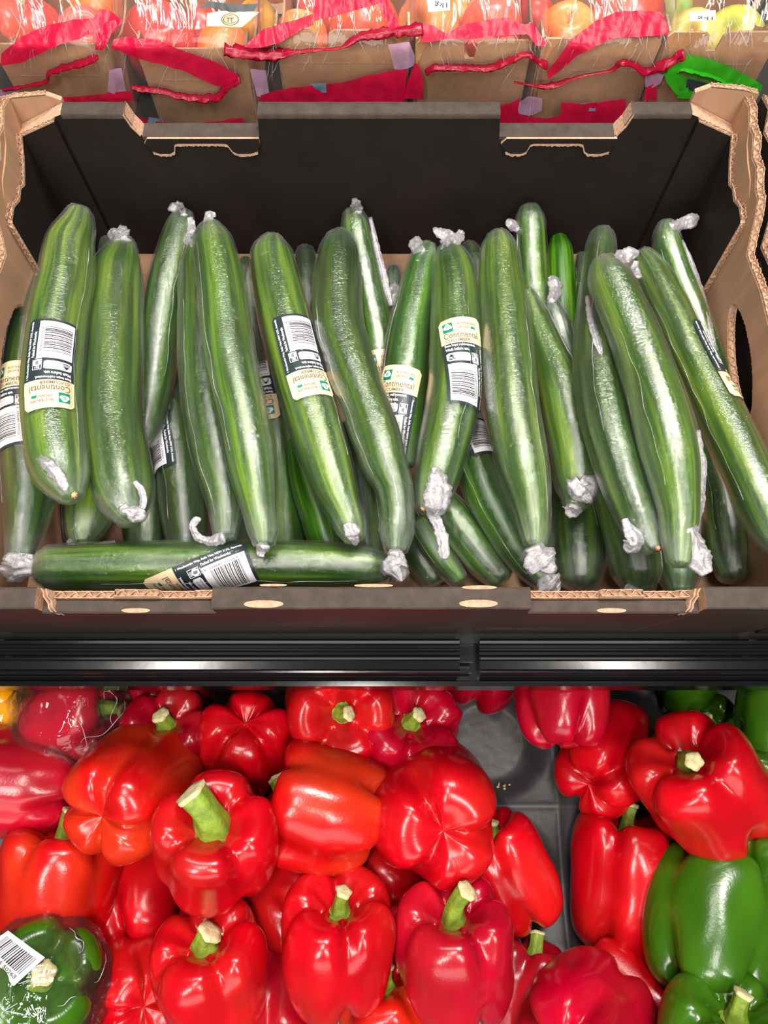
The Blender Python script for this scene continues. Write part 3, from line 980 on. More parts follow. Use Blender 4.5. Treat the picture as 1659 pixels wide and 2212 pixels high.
# pts: (px, py, width px) along the axis, back end first; z0/z1: heights of back and front end
CUC = [
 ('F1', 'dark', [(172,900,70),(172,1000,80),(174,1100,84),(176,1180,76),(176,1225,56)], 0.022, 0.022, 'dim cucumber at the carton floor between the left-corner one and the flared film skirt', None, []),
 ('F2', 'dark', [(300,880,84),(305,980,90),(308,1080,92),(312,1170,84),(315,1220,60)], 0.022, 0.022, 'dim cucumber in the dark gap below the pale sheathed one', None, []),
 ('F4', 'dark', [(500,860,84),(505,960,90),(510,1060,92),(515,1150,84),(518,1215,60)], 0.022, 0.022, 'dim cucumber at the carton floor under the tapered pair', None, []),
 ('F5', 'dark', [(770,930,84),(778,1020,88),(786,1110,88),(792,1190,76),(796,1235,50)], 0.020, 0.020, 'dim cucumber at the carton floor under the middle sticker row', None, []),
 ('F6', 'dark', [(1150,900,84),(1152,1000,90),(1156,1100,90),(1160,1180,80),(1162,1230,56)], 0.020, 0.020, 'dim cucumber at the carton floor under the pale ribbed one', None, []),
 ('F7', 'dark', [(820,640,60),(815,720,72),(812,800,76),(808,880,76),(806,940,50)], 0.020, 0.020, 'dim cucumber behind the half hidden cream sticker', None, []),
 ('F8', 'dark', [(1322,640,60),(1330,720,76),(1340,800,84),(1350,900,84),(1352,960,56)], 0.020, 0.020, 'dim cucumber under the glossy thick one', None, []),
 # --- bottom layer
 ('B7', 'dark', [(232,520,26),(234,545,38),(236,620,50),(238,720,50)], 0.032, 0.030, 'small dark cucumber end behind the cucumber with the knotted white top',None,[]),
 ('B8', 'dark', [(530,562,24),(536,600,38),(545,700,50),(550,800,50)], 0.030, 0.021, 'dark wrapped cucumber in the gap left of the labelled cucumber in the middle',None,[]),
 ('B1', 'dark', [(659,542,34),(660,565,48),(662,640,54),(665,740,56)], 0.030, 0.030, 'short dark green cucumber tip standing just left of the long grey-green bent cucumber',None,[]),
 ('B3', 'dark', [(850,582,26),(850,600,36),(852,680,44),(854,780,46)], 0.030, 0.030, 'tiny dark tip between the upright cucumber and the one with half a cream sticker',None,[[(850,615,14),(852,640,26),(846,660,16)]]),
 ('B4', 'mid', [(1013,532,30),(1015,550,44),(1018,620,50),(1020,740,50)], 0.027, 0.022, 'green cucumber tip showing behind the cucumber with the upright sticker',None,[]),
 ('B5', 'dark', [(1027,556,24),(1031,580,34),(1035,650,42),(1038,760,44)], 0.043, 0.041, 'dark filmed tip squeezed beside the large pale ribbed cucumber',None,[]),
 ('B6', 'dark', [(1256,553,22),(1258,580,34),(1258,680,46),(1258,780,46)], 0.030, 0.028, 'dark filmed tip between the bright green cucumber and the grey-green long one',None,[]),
 ('C20', 'mid', [(226,880,96),(215,960,110),(202,1050,118),(192,1110,108),(184,1150,80),(182,1170,50)], 0.035, 0.050, 'glossy cucumber end with a flared clear film skirt below the two left cucumbers',None,[[(150,1165,14),(165,1185,30),(185,1195,34),(215,1185,26),(250,1172,14)]]),
 ('C21', 'dark', [(382,730,60),(375,800,84),(375,900,98),(388,1000,100),(398,1100,98),(405,1180,80),(408,1220,50)], 0.024, 0.032, 'dark cucumber lying deep behind the curled white film tail',('L',332,930,0),[]),
 ('C22', 'mid', [(575,800,60),(590,900,84),(605,1000,92),(612,1100,90),(618,1190,80),(620,1230,50)], 0.036, 0.025, 'cucumber deep in the gap right of the tapered pair, half grey with film',('L',549,830,180),[]),
 ('C23', 'bright', [(650,960,70),(668,1040,88),(692,1110,96),(708,1170,90),(718,1220,60)], 0.057, 0.040, 'unwrapped-looking bright green cucumber under the tip of the middle labelled one',None,[]),
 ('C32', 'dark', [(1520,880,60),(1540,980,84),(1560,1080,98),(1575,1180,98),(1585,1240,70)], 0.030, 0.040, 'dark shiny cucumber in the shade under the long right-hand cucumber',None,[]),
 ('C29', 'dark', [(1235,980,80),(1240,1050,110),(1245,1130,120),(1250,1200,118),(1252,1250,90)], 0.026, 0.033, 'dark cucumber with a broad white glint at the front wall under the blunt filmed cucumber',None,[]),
 ('C31', 'bright', [(1450,1130,80),(1458,1190,92),(1465,1240,88),(1468,1275,56)], 0.030, 0.035, 'green tip showing only a little over the front notch at right',None,[]),
 ('C30', 'mid', [(1320,1050,80),(1345,1120,104),(1365,1180,112),(1375,1235,104),(1380,1270,66)], 0.063, 0.047, 'rounded green cucumber end over the right front notch of the carton',None,[[(1350,1268,14),(1365,1276,18),(1385,1278,8)]]),
 ('C25', 'mid', [(830,1040,70),(850,1090,84),(880,1150,90),(915,1210,88),(940,1250,70)], 0.023, 0.021, 'mottled cucumber going down under the white knot of film',None,[]),
 ('C26', 'bright', [(905,1130,60),(935,1180,66),(965,1220,64),(990,1250,50)], 0.049, 0.039, 'thin glossy strip of cucumber between two slanting ones at the front wall',None,[]),
 ('C27', 'mid', [(930,1060,72),(965,1105,104),(1005,1155,112),(1045,1205,108),(1080,1245,86)], 0.046, 0.043, 'slanting cucumber with a crackled film under the long hanging tail',None,[]),
 # --- middle layer
 ('C3', 'dark', [(400,464,40),(390,490,60),(375,550,74),(360,620,84),(345,720,88),(333,820,84),(318,900,78),(305,950,60)], 0.080, 0.056, 'very dark leaning cucumber behind the left pair against the black back wall',None,[[(396,466,16),(388,452,24),(376,446,26),(372,440,10)],[(410,470,10),(415,490,16),(412,505,10)]]),
 ('C7', 'mid', [(762,464,44),(768,495,64),(783,580,72),(800,660,76),(815,740,78),(825,830,76),(832,900,60)], 0.078, 0.041, 'narrow cucumber standing up behind the bent grey-green one, film twist on its top',('L',838,850,0),[[(772,462,18),(770,446,22),(768,434,16),(769,428,6)],[(800,470,8),(815,540,12),(835,620,14),(845,660,8)]]),
 ('C11', 'mid', [(1144,455,44),(1145,480,62),(1148,560,68),(1152,640,72),(1158,740,72),(1165,840,60)], 0.078, 0.040, 'tall green cucumber standing up behind the pale ribbed one',None,[[(1118,496,12),(1108,490,20),(1100,480,18),(1097,473,6)]]),
 ('C12', 'bright', [(1207,517,38),(1210,545,56),(1213,620,64),(1219,720,66),(1226,820,62),(1232,900,50)], 0.050, 0.035, 'bright bare green cucumber in the back row right of the tall one',None,[]),
 ('C14', 'dark', [(1190,655,34),(1202,690,54),(1220,750,64),(1238,820,66),(1250,900,50)], 0.076, 0.055, 'short dark filmed cucumber with a white twisted tuft before the bright bare one',None,[[(1190,650,18),(1200,628,26),(1196,608,28),(1188,598,10)]]),
 ('C18', 'mid', [(1442,490,42),(1440,520,58),(1462,590,66),(1490,660,70),(1515,730,72),(1540,800,68),(1565,870,50)], 0.085, 0.060, 'hooked cucumber in the back right corner with a film tail pointing up',None,[[(1450,492,20),(1470,486,26),(1490,478,26),(1508,468,12)],[(1472,520,8),(1500,590,14),(1530,700,14),(1548,780,8)]]),
 ('C19', 'dark', [(92,592,40),(78,650,68),(63,740,86),(52,850,94),(55,950,104),(64,1050,110),(58,1120,90),(47,1180,64),(43,1210,50)], 0.080, 0.085, 'dark filmed cucumber along the left wall with a half hidden upright sticker',('L',18,870,0),[[(44,1195,48),(42,1220,66),(45,1240,62),(46,1248,30)],[(78,596,10),(92,575,16),(98,545,22),(92,525,8)]]),
 ('C8', 'bright', [(925,536,40),(917,560,64),(902,630,82),(888,700,94),(876,800,104),(868,880,104),(866,950,94),(868,1000,60)], 0.082, 0.070, 'bright green cucumber with half a cream sticker beside the bent grey-green one',('L',848,886,-6),[[(915,545,14),(903,540,26),(900,524,30),(902,512,12)]]),
 ('C28', 'bright', [(1000,880,60),(1015,960,88),(1045,1050,100),(1085,1130,98),(1125,1195,92),(1160,1238,74),(1178,1258,48)], 0.053, 0.070, 'bright green slanting cucumber under the pale ribbed one with part of a barcode',('L',1036,900,6),[[(1172,1245,34),(1185,1262,56),(1198,1272,44),(1208,1278,14)]]),
 ('C24', 'mid', [(95,1226,76),(115,1226,96),(250,1224,104),(420,1220,104),(560,1218,102),(700,1220,96),(790,1224,84),(830,1226,60)], 0.087, 0.086, 'cucumber lying crosswise along the front wall with a tilted sticker',('L',436,1256,22),[[(826,1228,24),(850,1232,40),(862,1242,44),(868,1255,16)]]),
 # --- top layer
 ('C4a', 'dark', [(428,525,44),(430,570,76),(436,620,96),(440,700,106),(443,800,110),(455,900,112),(472,1000,105),(484,1060,86),(488,1110,68),(487,1155,46)], 0.084, 0.105, 'darker cucumber of the tapered pair, white film curl at its tip',None,[[(418,536,14),(412,522,26),(410,510,18),(416,504,8)],[(484,1160,24),(455,1168,20),(430,1160,16),(416,1140,14),(424,1124,14),(434,1122,6)]]),
 ('C4b', 'mid', [(455,497,52),(461,525,84),(475,600,100),(492,740,110),(510,830,112),(526,900,110),(544,1000,106),(556,1070,86),(563,1110,70),(570,1148,62),(570,1170,44)], 0.123, 0.126, 'lighter cucumber of the tapered pair narrowing to a neck above the crosswise one',None,[[(453,494,18),(450,478,18),(455,465,18),(466,464,8)],[(568,1176,22),(566,1190,20),(564,1203,12)]]),
 ('C2', 'light', [(268,528,50),(260,560,84),(252,600,108),(246,700,122),(243,800,125),(242,900,127),(256,1000,131),(266,1050,130),(276,1092,106),(283,1115,66)], 0.087, 0.114, 'pale sheathed cucumber with a knotted white film top and no sticker, second from left wall',None,[[(262,525,40),(258,512,44),(246,505,30),(240,496,12)],[(284,1098,34),(286,1108,46),(274,1112,20)],[(290,1040,8),(306,1060,14),(310,1090,14),(300,1108,10)]]),
 ('C1', 'light', [(172,465,56),(165,490,78),(151,530,102),(143,600,114),(127,680,121),(113,800,126),(113,900,129),(127,1000,125),(142,1042,102),(152,1068,60)], 0.123, 0.135, 'large pale cucumber by the left wall with a whole upside-down sticker',('L',107,782,180),[[(70,990,10),(95,998,22),(120,1020,26),(135,1045,24),(142,1060,10)]]),
 ('C6', 'dark', [(735,520,62),(733,545,86),(729,600,101),(731,700,106),(748,760,112),(765,810,116),(788,870,112),(815,945,112),(833,1005,102),(850,1050,82),(857,1100,72),(857,1150,68),(855,1185,46)], 0.100, 0.120, 'long bent grey-green cucumber whose bright neck ends in a white film knot',None,[[(856,1190,26),(854,1210,46),(850,1225,42),(860,1240,20),(868,1256,6)]]),
 ('C5', 'light', [(588,525,52),(587,550,88),(595,600,103),(618,700,114),(644,800,116),(672,890,120),(703,990,114),(724,1055,100),(745,1105,78),(758,1138,68),(766,1160,46)], 0.095, 0.110, 'pale cucumber in the middle with a whole upside-down sticker, slanting to the right',('L',655,763,180),[[(752,1130,22),(758,1145,30),(764,1160,24),(768,1176,10)]]),
 ('C9', 'mid', [(968,538,44),(975,565,80),(983,620,98),(986,720,110),(984,820,112),(975,890,114),(960,960,112),(944,1030,98),(933,1072,80),(926,1098,54)], 0.095, 0.110, 'cucumber with a whole upright sticker and a long film tail hanging from its tip',('L',1008,775,9),[[(968,540,30),(970,520,34),(958,508,22),(944,500,16),(938,492,6)],[(980,530,16),(990,515,22),(996,500,14)],[(940,1010,14),(945,1050,46),(943,1090,44),(938,1115,24),(950,1140,22),(958,1180,26),(960,1208,14)]]),
 ('C10', 'light', [(1076,516,50),(1078,540,78),(1081,600,94),(1091,700,107),(1099,800,113),(1109,900,115),(1128,1000,112),(1142,1060,94),(1151,1110,74),(1155,1148,60),(1155,1170,46)], 0.100, 0.120, 'large pale ribbed cucumber without a sticker, torn film tuft at its tip',None,[[(1152,1180,40),(1160,1200,62),(1170,1215,66),(1180,1228,44),(1178,1238,14)]]),
 ('C13', 'light', [(1140,640,44),(1160,700,68),(1184,765,86),(1208,829,104),(1227,900,114),(1242,965,115),(1248,1030,104),(1246,1070,78),(1240,1090,48)], 0.081, 0.086, 'blunt cucumber in loose crinkled film with a white knot on its lower end',None,[[(1250,1040,30),(1262,1050,50),(1250,1062,60),(1238,1075,24)],[(1242,1092,24),(1234,1104,34),(1226,1114,16)],[(1296,960,8),(1296,1000,16),(1290,1035,18),(1272,1052,16)]]),
 ('C15', 'dark', [(1300,508,46),(1299,530,60),(1294,600,72),(1290,700,92),(1292,800,102),(1308,900,108),(1330,980,108),(1354,1055,104),(1380,1120,94),(1400,1160,72),(1412,1182,46)], 0.101, 0.134, 'long grey-green cucumber in cloudy film between the blunt one and the glossy thick one',None,[[(1350,1120,12),(1360,1145,26),(1370,1165,42),(1360,1180,34),(1346,1178,10)],[(1268,640,8),(1275,690,14),(1290,740,14),(1302,775,6)]]),
 ('C17', 'light', [(1388,552,46),(1402,575,68),(1420,610,78),(1455,680,86),(1490,760,92),(1525,830,99),(1562,905,108),(1610,1010,114),(1650,1100,110),(1680,1160,92),(1695,1190,58)], 0.090, 0.125, 'long cucumber slanting out past the right wall with a dazzling white glint',('L',1590,775,180),[[(1375,565,14),(1372,580,22),(1380,600,10)]]),
 ('C16', 'light', [(1307,572,62),(1316,600,90),(1340,655,104),(1380,750,112),(1414,850,120),(1436,930,126),(1452,1000,121),(1462,1060,101),(1468,1110,86),(1468,1165,74),(1468,1212,52)], 0.145, 0.147, 'thickest glossy pale cucumber at right with a long white glint and flared film tail',None,[[(1320,565,16),(1345,556,30),(1365,548,26),(1380,545,8)],[(1490,1140,14),(1500,1185,44),(1512,1215,46),(1528,1240,20)],[(1508,930,8),(1518,1010,14),(1512,1090,16),(1498,1150,18)]]),
]

rnd = random.Random(11)
for ci, (key, tone, pts, z0, z1, lab, stick, tails) in enumerate(CUC):
    b = Body(pts, z0, z1)
    mid = b.P[len(b.P) // 2]
    root = thing('wrapped_cucumber', lab, 'cucumber', tuple(mid), 'continental cucumbers in the carton')
    ph, ns = rnd.uniform(0, 6), rnd.choice([9, 10, 11])
    sd = rnd.uniform(0, 90)

    def fr(i, a):
        r = b.R[i]
        k = 1 - .035 * abs(math.sin((ns * a + ph + .5 * math.sin(b.S[i] * 20)) / 2)) ** 3 + .012 * math.cos(2 * a + ph) + .02 * noise.noise((math.cos(a) * 1.3 + sd, math.sin(a) * 1.3, b.S[i] * 22))
        return r * k - .0003
    V, F, rest = b.surf(fr, 40)
    rest = [(x, y, z + sd) for x, y, z in rest]
    ob = mesh('cucumber_body', V, F, SKIN, root, rest=rest)
    v = rnd.uniform(.9, 1.1)
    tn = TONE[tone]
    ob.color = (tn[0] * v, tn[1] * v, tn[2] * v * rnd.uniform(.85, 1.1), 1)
    if key not in ('C12', 'C23'):
        def fw(i, a):
            r = b.R[i] + .0007
            e = noise.noise((math.cos(a) * 2.2 + sd, math.sin(a) * 2.2, b.S[i] * 45)) * .0006
            e += abs(noise.noise((math.cos(a) * 6 + sd, math.sin(a) * 6, b.S[i] * 30 + 9))) * .0007
            end = min(b.S[i], b.S[-1] - b.S[i])
            e += max(0, 1 - end / .034) * .0016 * abs(noise.noise((math.cos(a) * 5 + sd, math.sin(a) * 5, b.S[i] * 8)))
            return r * 1.012 + e
        V, F, rest = b.surf(fw, 44)
        rest = [(x, y, z + sd) for x, y, z in rest]
        en = [min(b.S[i], b.S[-1] - b.S[i]) for i in range(len(b.P))]
        bun = [max(0, 1 - (en[i] / .030)) ** .8 * (.6 + .8 * max(0, .5 + noise.noise((math.cos(2 * math.pi * j / 44) * 2 + sd, math.sin(2 * math.pi * j / 44) * 2, b.S[i] * 60)))) for i in range(len(b.P)) for j in range(44)]
        mesh('plastic_wrap', V, F, WRAP, root, rest=rest, bunch=bun)
        # the long overlap seam of the film, a fine pale ridge
        for q in range(1):
            a0 = rnd.choice((-1, 1)) * rnd.uniform(.35, 1.2)
            W = []
            s_a, s_b = b.S[-1] * rnd.uniform(.08, .3), b.S[-1] * rnd.uniform(.6, .95)
            for s in np.linspace(s_a, s_b, 22):
                p, _ = b.at(s, a0 + .16 * noise.noise((s * 40, sd, q)), .0014)
                W.append((*p, .00008 + .00036 * max(0, noise.noise((s * 120, q, sd)))))
            crumple('film_seam', W, root, TAIL, sd, seg=5, amt=.3, flat=.8, rows=60)
    # dry scar at the blossom end
    for tl_i, tl in enumerate(tails):
        W = []
        for (x, y, wd) in tl:
            best = None
            for i in range(len(b.P)):
                d = b.P[i] - CAM; Z = d @ FWD
                qx, qy = 829.5 + FPX * d[0] / Z, 1106 - FPX * (d @ UPV) / Z
                e = math.hypot(x - qx, y - qy)
                if best is None or e < best[0]: best = (e, i, Z)
            e, i, Z = best
            wpx = b.R[i] / Z * FPX
            z = b.P[i][2] + b.R[i] * math.sqrt(max(0, 1 - min(1, e / max(wpx, 1)) ** 2)) * .96 + .0016
            p, t = atz(x, y, z)
            W.append((*p, wd / 2 * t / FPX))
        big = max(q[2] for q in tl)
        crumple('film_twist', W, root, TAIL, ci * 3 + tl_i, seg=18, amt=.42, flat=.55 if big > 30 else .7, rows=max(22, len(tl) * 9))
    if stick: put_sticker(b, root, *stick[1:])
for (px, py, key, r) in ((161, 1069, 'C1', 9), (914, 1098, 'C9', 7), (1421, 1183, 'C15', 8), (1237, 1080, 'C13', 6), (1153, 1190, 'C10', 8)):
    rec = [c for c in CUC if c[0] == key][0]
    root = [o for o in COL.objects if o.get('label') == rec[5]][0]
    p, t = atz(px, py, rec[4] + .004)
    rr = r * t / FPX
    V = [p + np.array((0, 0, .0))] + [p + (RGT * math.cos(q) + UPV * math.sin(q)) * rr - FWD * .0012 * (k % 2) for k, q in enumerate(np.linspace(0, 2 * math.pi, 15)[:-1])] + [p - FWD * .003]
    n = 14
    F = [[0, 1 + (i + 1) % n, 1 + i] for i in range(n)] + [[n + 1, 1 + i, 1 + (i + 1) % n] for i in range(n)]
    mesh('blossom_scar', V, F, SCAR, root)

# ---------------------------------------------------------------- bell peppers
RED = srgb(180, 4, 20)
GREEN = srgb(50, 92, 12)
# cx, cy, width px, length px, stem axis (right, up, toward lens), spin, z, hue, lobes, label
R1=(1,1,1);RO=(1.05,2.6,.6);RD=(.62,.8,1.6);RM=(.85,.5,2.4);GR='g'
PEP = [
 # floor layer
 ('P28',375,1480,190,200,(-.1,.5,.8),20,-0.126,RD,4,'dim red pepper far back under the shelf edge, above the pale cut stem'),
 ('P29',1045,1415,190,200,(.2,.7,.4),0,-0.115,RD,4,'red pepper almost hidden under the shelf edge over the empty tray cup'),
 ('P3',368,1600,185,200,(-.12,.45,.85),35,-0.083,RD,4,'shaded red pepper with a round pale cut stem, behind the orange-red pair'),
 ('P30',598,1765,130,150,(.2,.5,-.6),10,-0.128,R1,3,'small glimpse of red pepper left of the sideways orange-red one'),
 ('P21',632,1915,205,225,(-.5,.7,-.4),50,-0.114,R1,4,'low red pepper wedged between the big-stemmed one and the twin-stem row'),
 ('P22',830,1880,190,200,(.3,.5,-.7),15,-0.120,R1,3,'low red pepper under the large upturned one in the middle'),
 ('P20',322,1915,205,245,(.15,.85,-.4),65,-0.127,R1,4,'low red pepper between the orange one and the big-stemmed one'),
 ('P6',872,1590,215,215,(.2,.35,.9),0,-0.098,RM,4,'shrivelled wrinkled red pepper with a short pale stem'),
 ('P10',1105,1880,180,255,(-.45,.8,.35),30,-0.110,R1,3,'long red pepper at the edge of the bare tray, half behind the upturned one'),
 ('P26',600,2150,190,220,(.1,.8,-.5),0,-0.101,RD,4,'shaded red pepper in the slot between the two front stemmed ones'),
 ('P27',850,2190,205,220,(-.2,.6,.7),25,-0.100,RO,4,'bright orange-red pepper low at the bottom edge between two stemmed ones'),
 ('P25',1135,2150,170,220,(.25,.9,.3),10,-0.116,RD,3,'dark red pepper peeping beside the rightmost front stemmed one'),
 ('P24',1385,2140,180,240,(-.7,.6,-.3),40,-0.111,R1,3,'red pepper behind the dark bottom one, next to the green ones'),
 ('P14',1343,1900,222,278,(.1,.93,.32),-48,-0.124,R1,4,'red pepper standing alone in a tray cup, stem up, beside the green one'),
 ('P12',1318,1640,205,265,(.5,.55,-.65),20,-0.118,R1,4,'red pepper with bulging bottom lobes toward the bare tray'),
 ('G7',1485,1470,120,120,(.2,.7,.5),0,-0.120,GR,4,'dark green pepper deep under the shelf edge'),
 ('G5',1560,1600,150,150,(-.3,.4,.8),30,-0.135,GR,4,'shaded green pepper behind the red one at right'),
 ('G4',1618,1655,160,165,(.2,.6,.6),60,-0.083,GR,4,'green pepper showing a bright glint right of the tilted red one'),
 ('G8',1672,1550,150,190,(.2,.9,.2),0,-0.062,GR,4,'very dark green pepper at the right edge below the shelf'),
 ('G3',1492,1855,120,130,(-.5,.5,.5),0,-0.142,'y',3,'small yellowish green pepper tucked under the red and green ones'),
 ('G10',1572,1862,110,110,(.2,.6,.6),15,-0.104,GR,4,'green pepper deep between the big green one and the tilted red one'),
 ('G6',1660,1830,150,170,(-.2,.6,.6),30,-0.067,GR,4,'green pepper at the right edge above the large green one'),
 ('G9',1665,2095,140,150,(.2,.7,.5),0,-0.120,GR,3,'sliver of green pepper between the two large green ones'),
 # upper layer
 ('P11',1215,1480,200,290,(-.04,.95,-.3),15,-0.080,RM,4,'red pepper hanging down from under the shelf edge beside the empty cup'),
 ('P5',728,1518,225,200,(.12,-.25,.95),40,-0.076,R1,4,'red pepper below the shelf whose short stem points at the viewer'),
 ('P4',530,1605,200,245,(0,-.42,-.90),45,-0.080,R1,4,'red pepper below the shelf with its closed bottom end showing'),
 ('P1',52,1692,216,235,(-.97,.1,.2),-95,-0.080,RM,4,'magenta red pepper lying sideways at the left edge'),
 ('P2',287,1710,245,285,(.47,.36,-.80),20,-0.045,RO,4,'orange-red pepper with three knobbly bottom lobes toward the viewer'),
 ('P8',703,1735,248,222,(-.95,.25,.15),-125,-0.055,RO,4,'orange-red pepper lying on its side, stem to the left'),
 ('P9',945,1755,262,275,(-.12,.30,-.95),10,-0.060,R1,3,'large red pepper turned bottom up in the middle of the pile'),
 ('P13',1517,1707,255,280,(-.36,.62,.68),30,-0.047,R1,4,'large smooth red pepper tilted left with a withered curled stem'),
 ('P15',126,1915,245,255,(.1,.96,.3),-108,-0.079,RO,4,'orange-streaked red pepper at the left edge, stem hidden above'),
 ('P7',460,1832,250,315,(-.02,.42,.9),45,-0.024,R1,4,'red pepper with the biggest thick curved green stem'),
 ('P19',292,2140,215,235,(-.2,.3,-.9),0,-0.085,R1,4,'plain red pepper at the bottom left behind a stemmed one'),
 ('P23',1268,2225,260,240,(.4,.35,-.85),20,-0.063,RM,4,'dark crimson pepper at the bottom edge with a puckered end'),
 ('P18',458,2110,240,310,(-.15,.6,.78),-60,-0.054,R1,4,'red pepper with a broad flattened stem below the biggest-stemmed one'),
 ('P16',735,2040,245,320,(0,.68,.72),-80,-0.050,R1,4,'bright red pepper, short stub of a stem, at the bottom centre'),
 ('P17',985,2065,252,330,(-.05,.68,.72),-62,-0.050,RM,4,'deep red pepper with a tall stem bent over at its dry tip'),
 ('G1',1540,1995,255,285,(.15,.93,-.2),-55,-0.068,GR,4,'large glossy green pepper with a deep crease at right'),
 ('G2',1580,2285,260,240,(.1,.7,.7),-70,-0.025,GR,4,'green pepper cut by the bottom right corner of the picture'),
 # bagged
 ('B1',22,1535,110,150,(-.5,.6,.5),0,-0.095,'Y',4,'yellow pepper in clear film at the top left of the pile'),
 ('B2',165,1545,210,150,(.9,.2,.3),20,-0.090,RM,4,'red pepper in clear film beside the yellow one'),
 ('B3',85,2140,240,230,(.05,.25,.95),0,-0.044,GR,4,'green pepper in clear film with a barcode label, bottom left'),
 ('B4',150,2190,110,150,(.3,.3,.6),0,-0.090,R1,4,'red pepper behind the bagged green one in the same clear film'),
]

PPROF = [(0, .64), (.16, .66), (.32, .80), (.50, .95), (.70, 1.0), (.87, .92), (.97, .72), (1.0, .45), (.99, .1), (.97, -.25), (.92, -.55), (.82, -.82), (.62, -.98), (.40, -1.0), (.22, -.93), (.10, -.86), (0, -.83)]


def spline2(P, n):
    P3 = [(a, b, 0) for a, b in P]
    A, _ = catmull(P3, n)
    return A[:, :2]


PS = spline2(PPROF, 44)


def pepper_geo(W, L, n, seed, wrinkle=0, seg=60):
    rn = random.Random(seed)
    bounds = []
    a = rn.uniform(-.12, .12)
    ws = [rn.uniform(.85, 1.15) for _ in range(n)]
    tot = sum(ws)
    for q in ws:
        bounds.append(a); a += q / tot * 2 * math.pi
    amp = [rn.uniform(.93, 1.06) for _ in range(n)]
    low = [rn.uniform(-.10, .07) for _ in range(n)]
    lean = (rn.uniform(-.07, .07), rn.uniform(-.07, .07))
    V, rest = [], []
    for (rho, h) in PS:
        rho = max(rho, 0)
        for j in range(seg):
            th = 2 * math.pi * j / seg
            # lobe position
            k, f = 0, 0
            for q in range(n):
                lo = bounds[q]; hi = bounds[(q + 1) % n] + (2 * math.pi if q == n - 1 else 0)
                t = th if th >= bounds[0] else th + 2 * math.pi
                if lo <= t < hi: k, f = q, (t - lo) / (hi - lo)
            dist = min(f, 1 - f)
            g = math.exp(-(dist / .13) ** 2)
            k2 = (k - 1) % n if f < .5 else (k + 1) % n
            m = .5 + .5 * min(1, dist / .3)
            am = amp[k] * m + amp[k2] * (1 - m); lw_ = low[k] * m + low[k2] * (1 - m)
            shoulder = max(0, min(1, (h - .35) / .5)) if rho > .12 else 0
            bottom = max(0, min(1, (-h - .2) / .6))
            dep = (.052 if n > 3 else .10) + .09 * shoulder + .14 * bottom
            dep *= min(1, rho / .25)
            r = rho * am * (1 - dep * g)
            r *= 1 + .05 * math.cos(math.pi * (f - .5)) * (1 if rho > .3 else 0)
            z = h - (.16 * shoulder * g if rho > .3 else 0) + (.20 * bottom * g * min(1, rho / .3)) + lw_ * bottom
            x = r * math.cos(th) + lean[0] * (1 - abs(z)) ; y = r * math.sin(th) + lean[1] * (1 - abs(z))
            q = Vector((x * 1.4 + seed, y * 1.4, z * 1.4))
            d = 1 + .05 * noise.noise(q)
            if wrinkle: d += wrinkle * (abs(noise.noise(Vector((math.cos(th) * 3.5 + seed, math.sin(th) * 3.5, z * 1.3)))) - .2)
            V.append((x * d * W / 2, y * d * W / 2, z * L / 2))
            rest.append((math.cos(th), math.sin(th), h))
    m = len(PS)
    F = [[i * seg + j, (i + 1) * seg + j, (i + 1) * seg + (j + 1) % seg, i * seg + (j + 1) % seg] for i in range(m - 1) for j in range(seg)]
    return np.array(V), F, rest


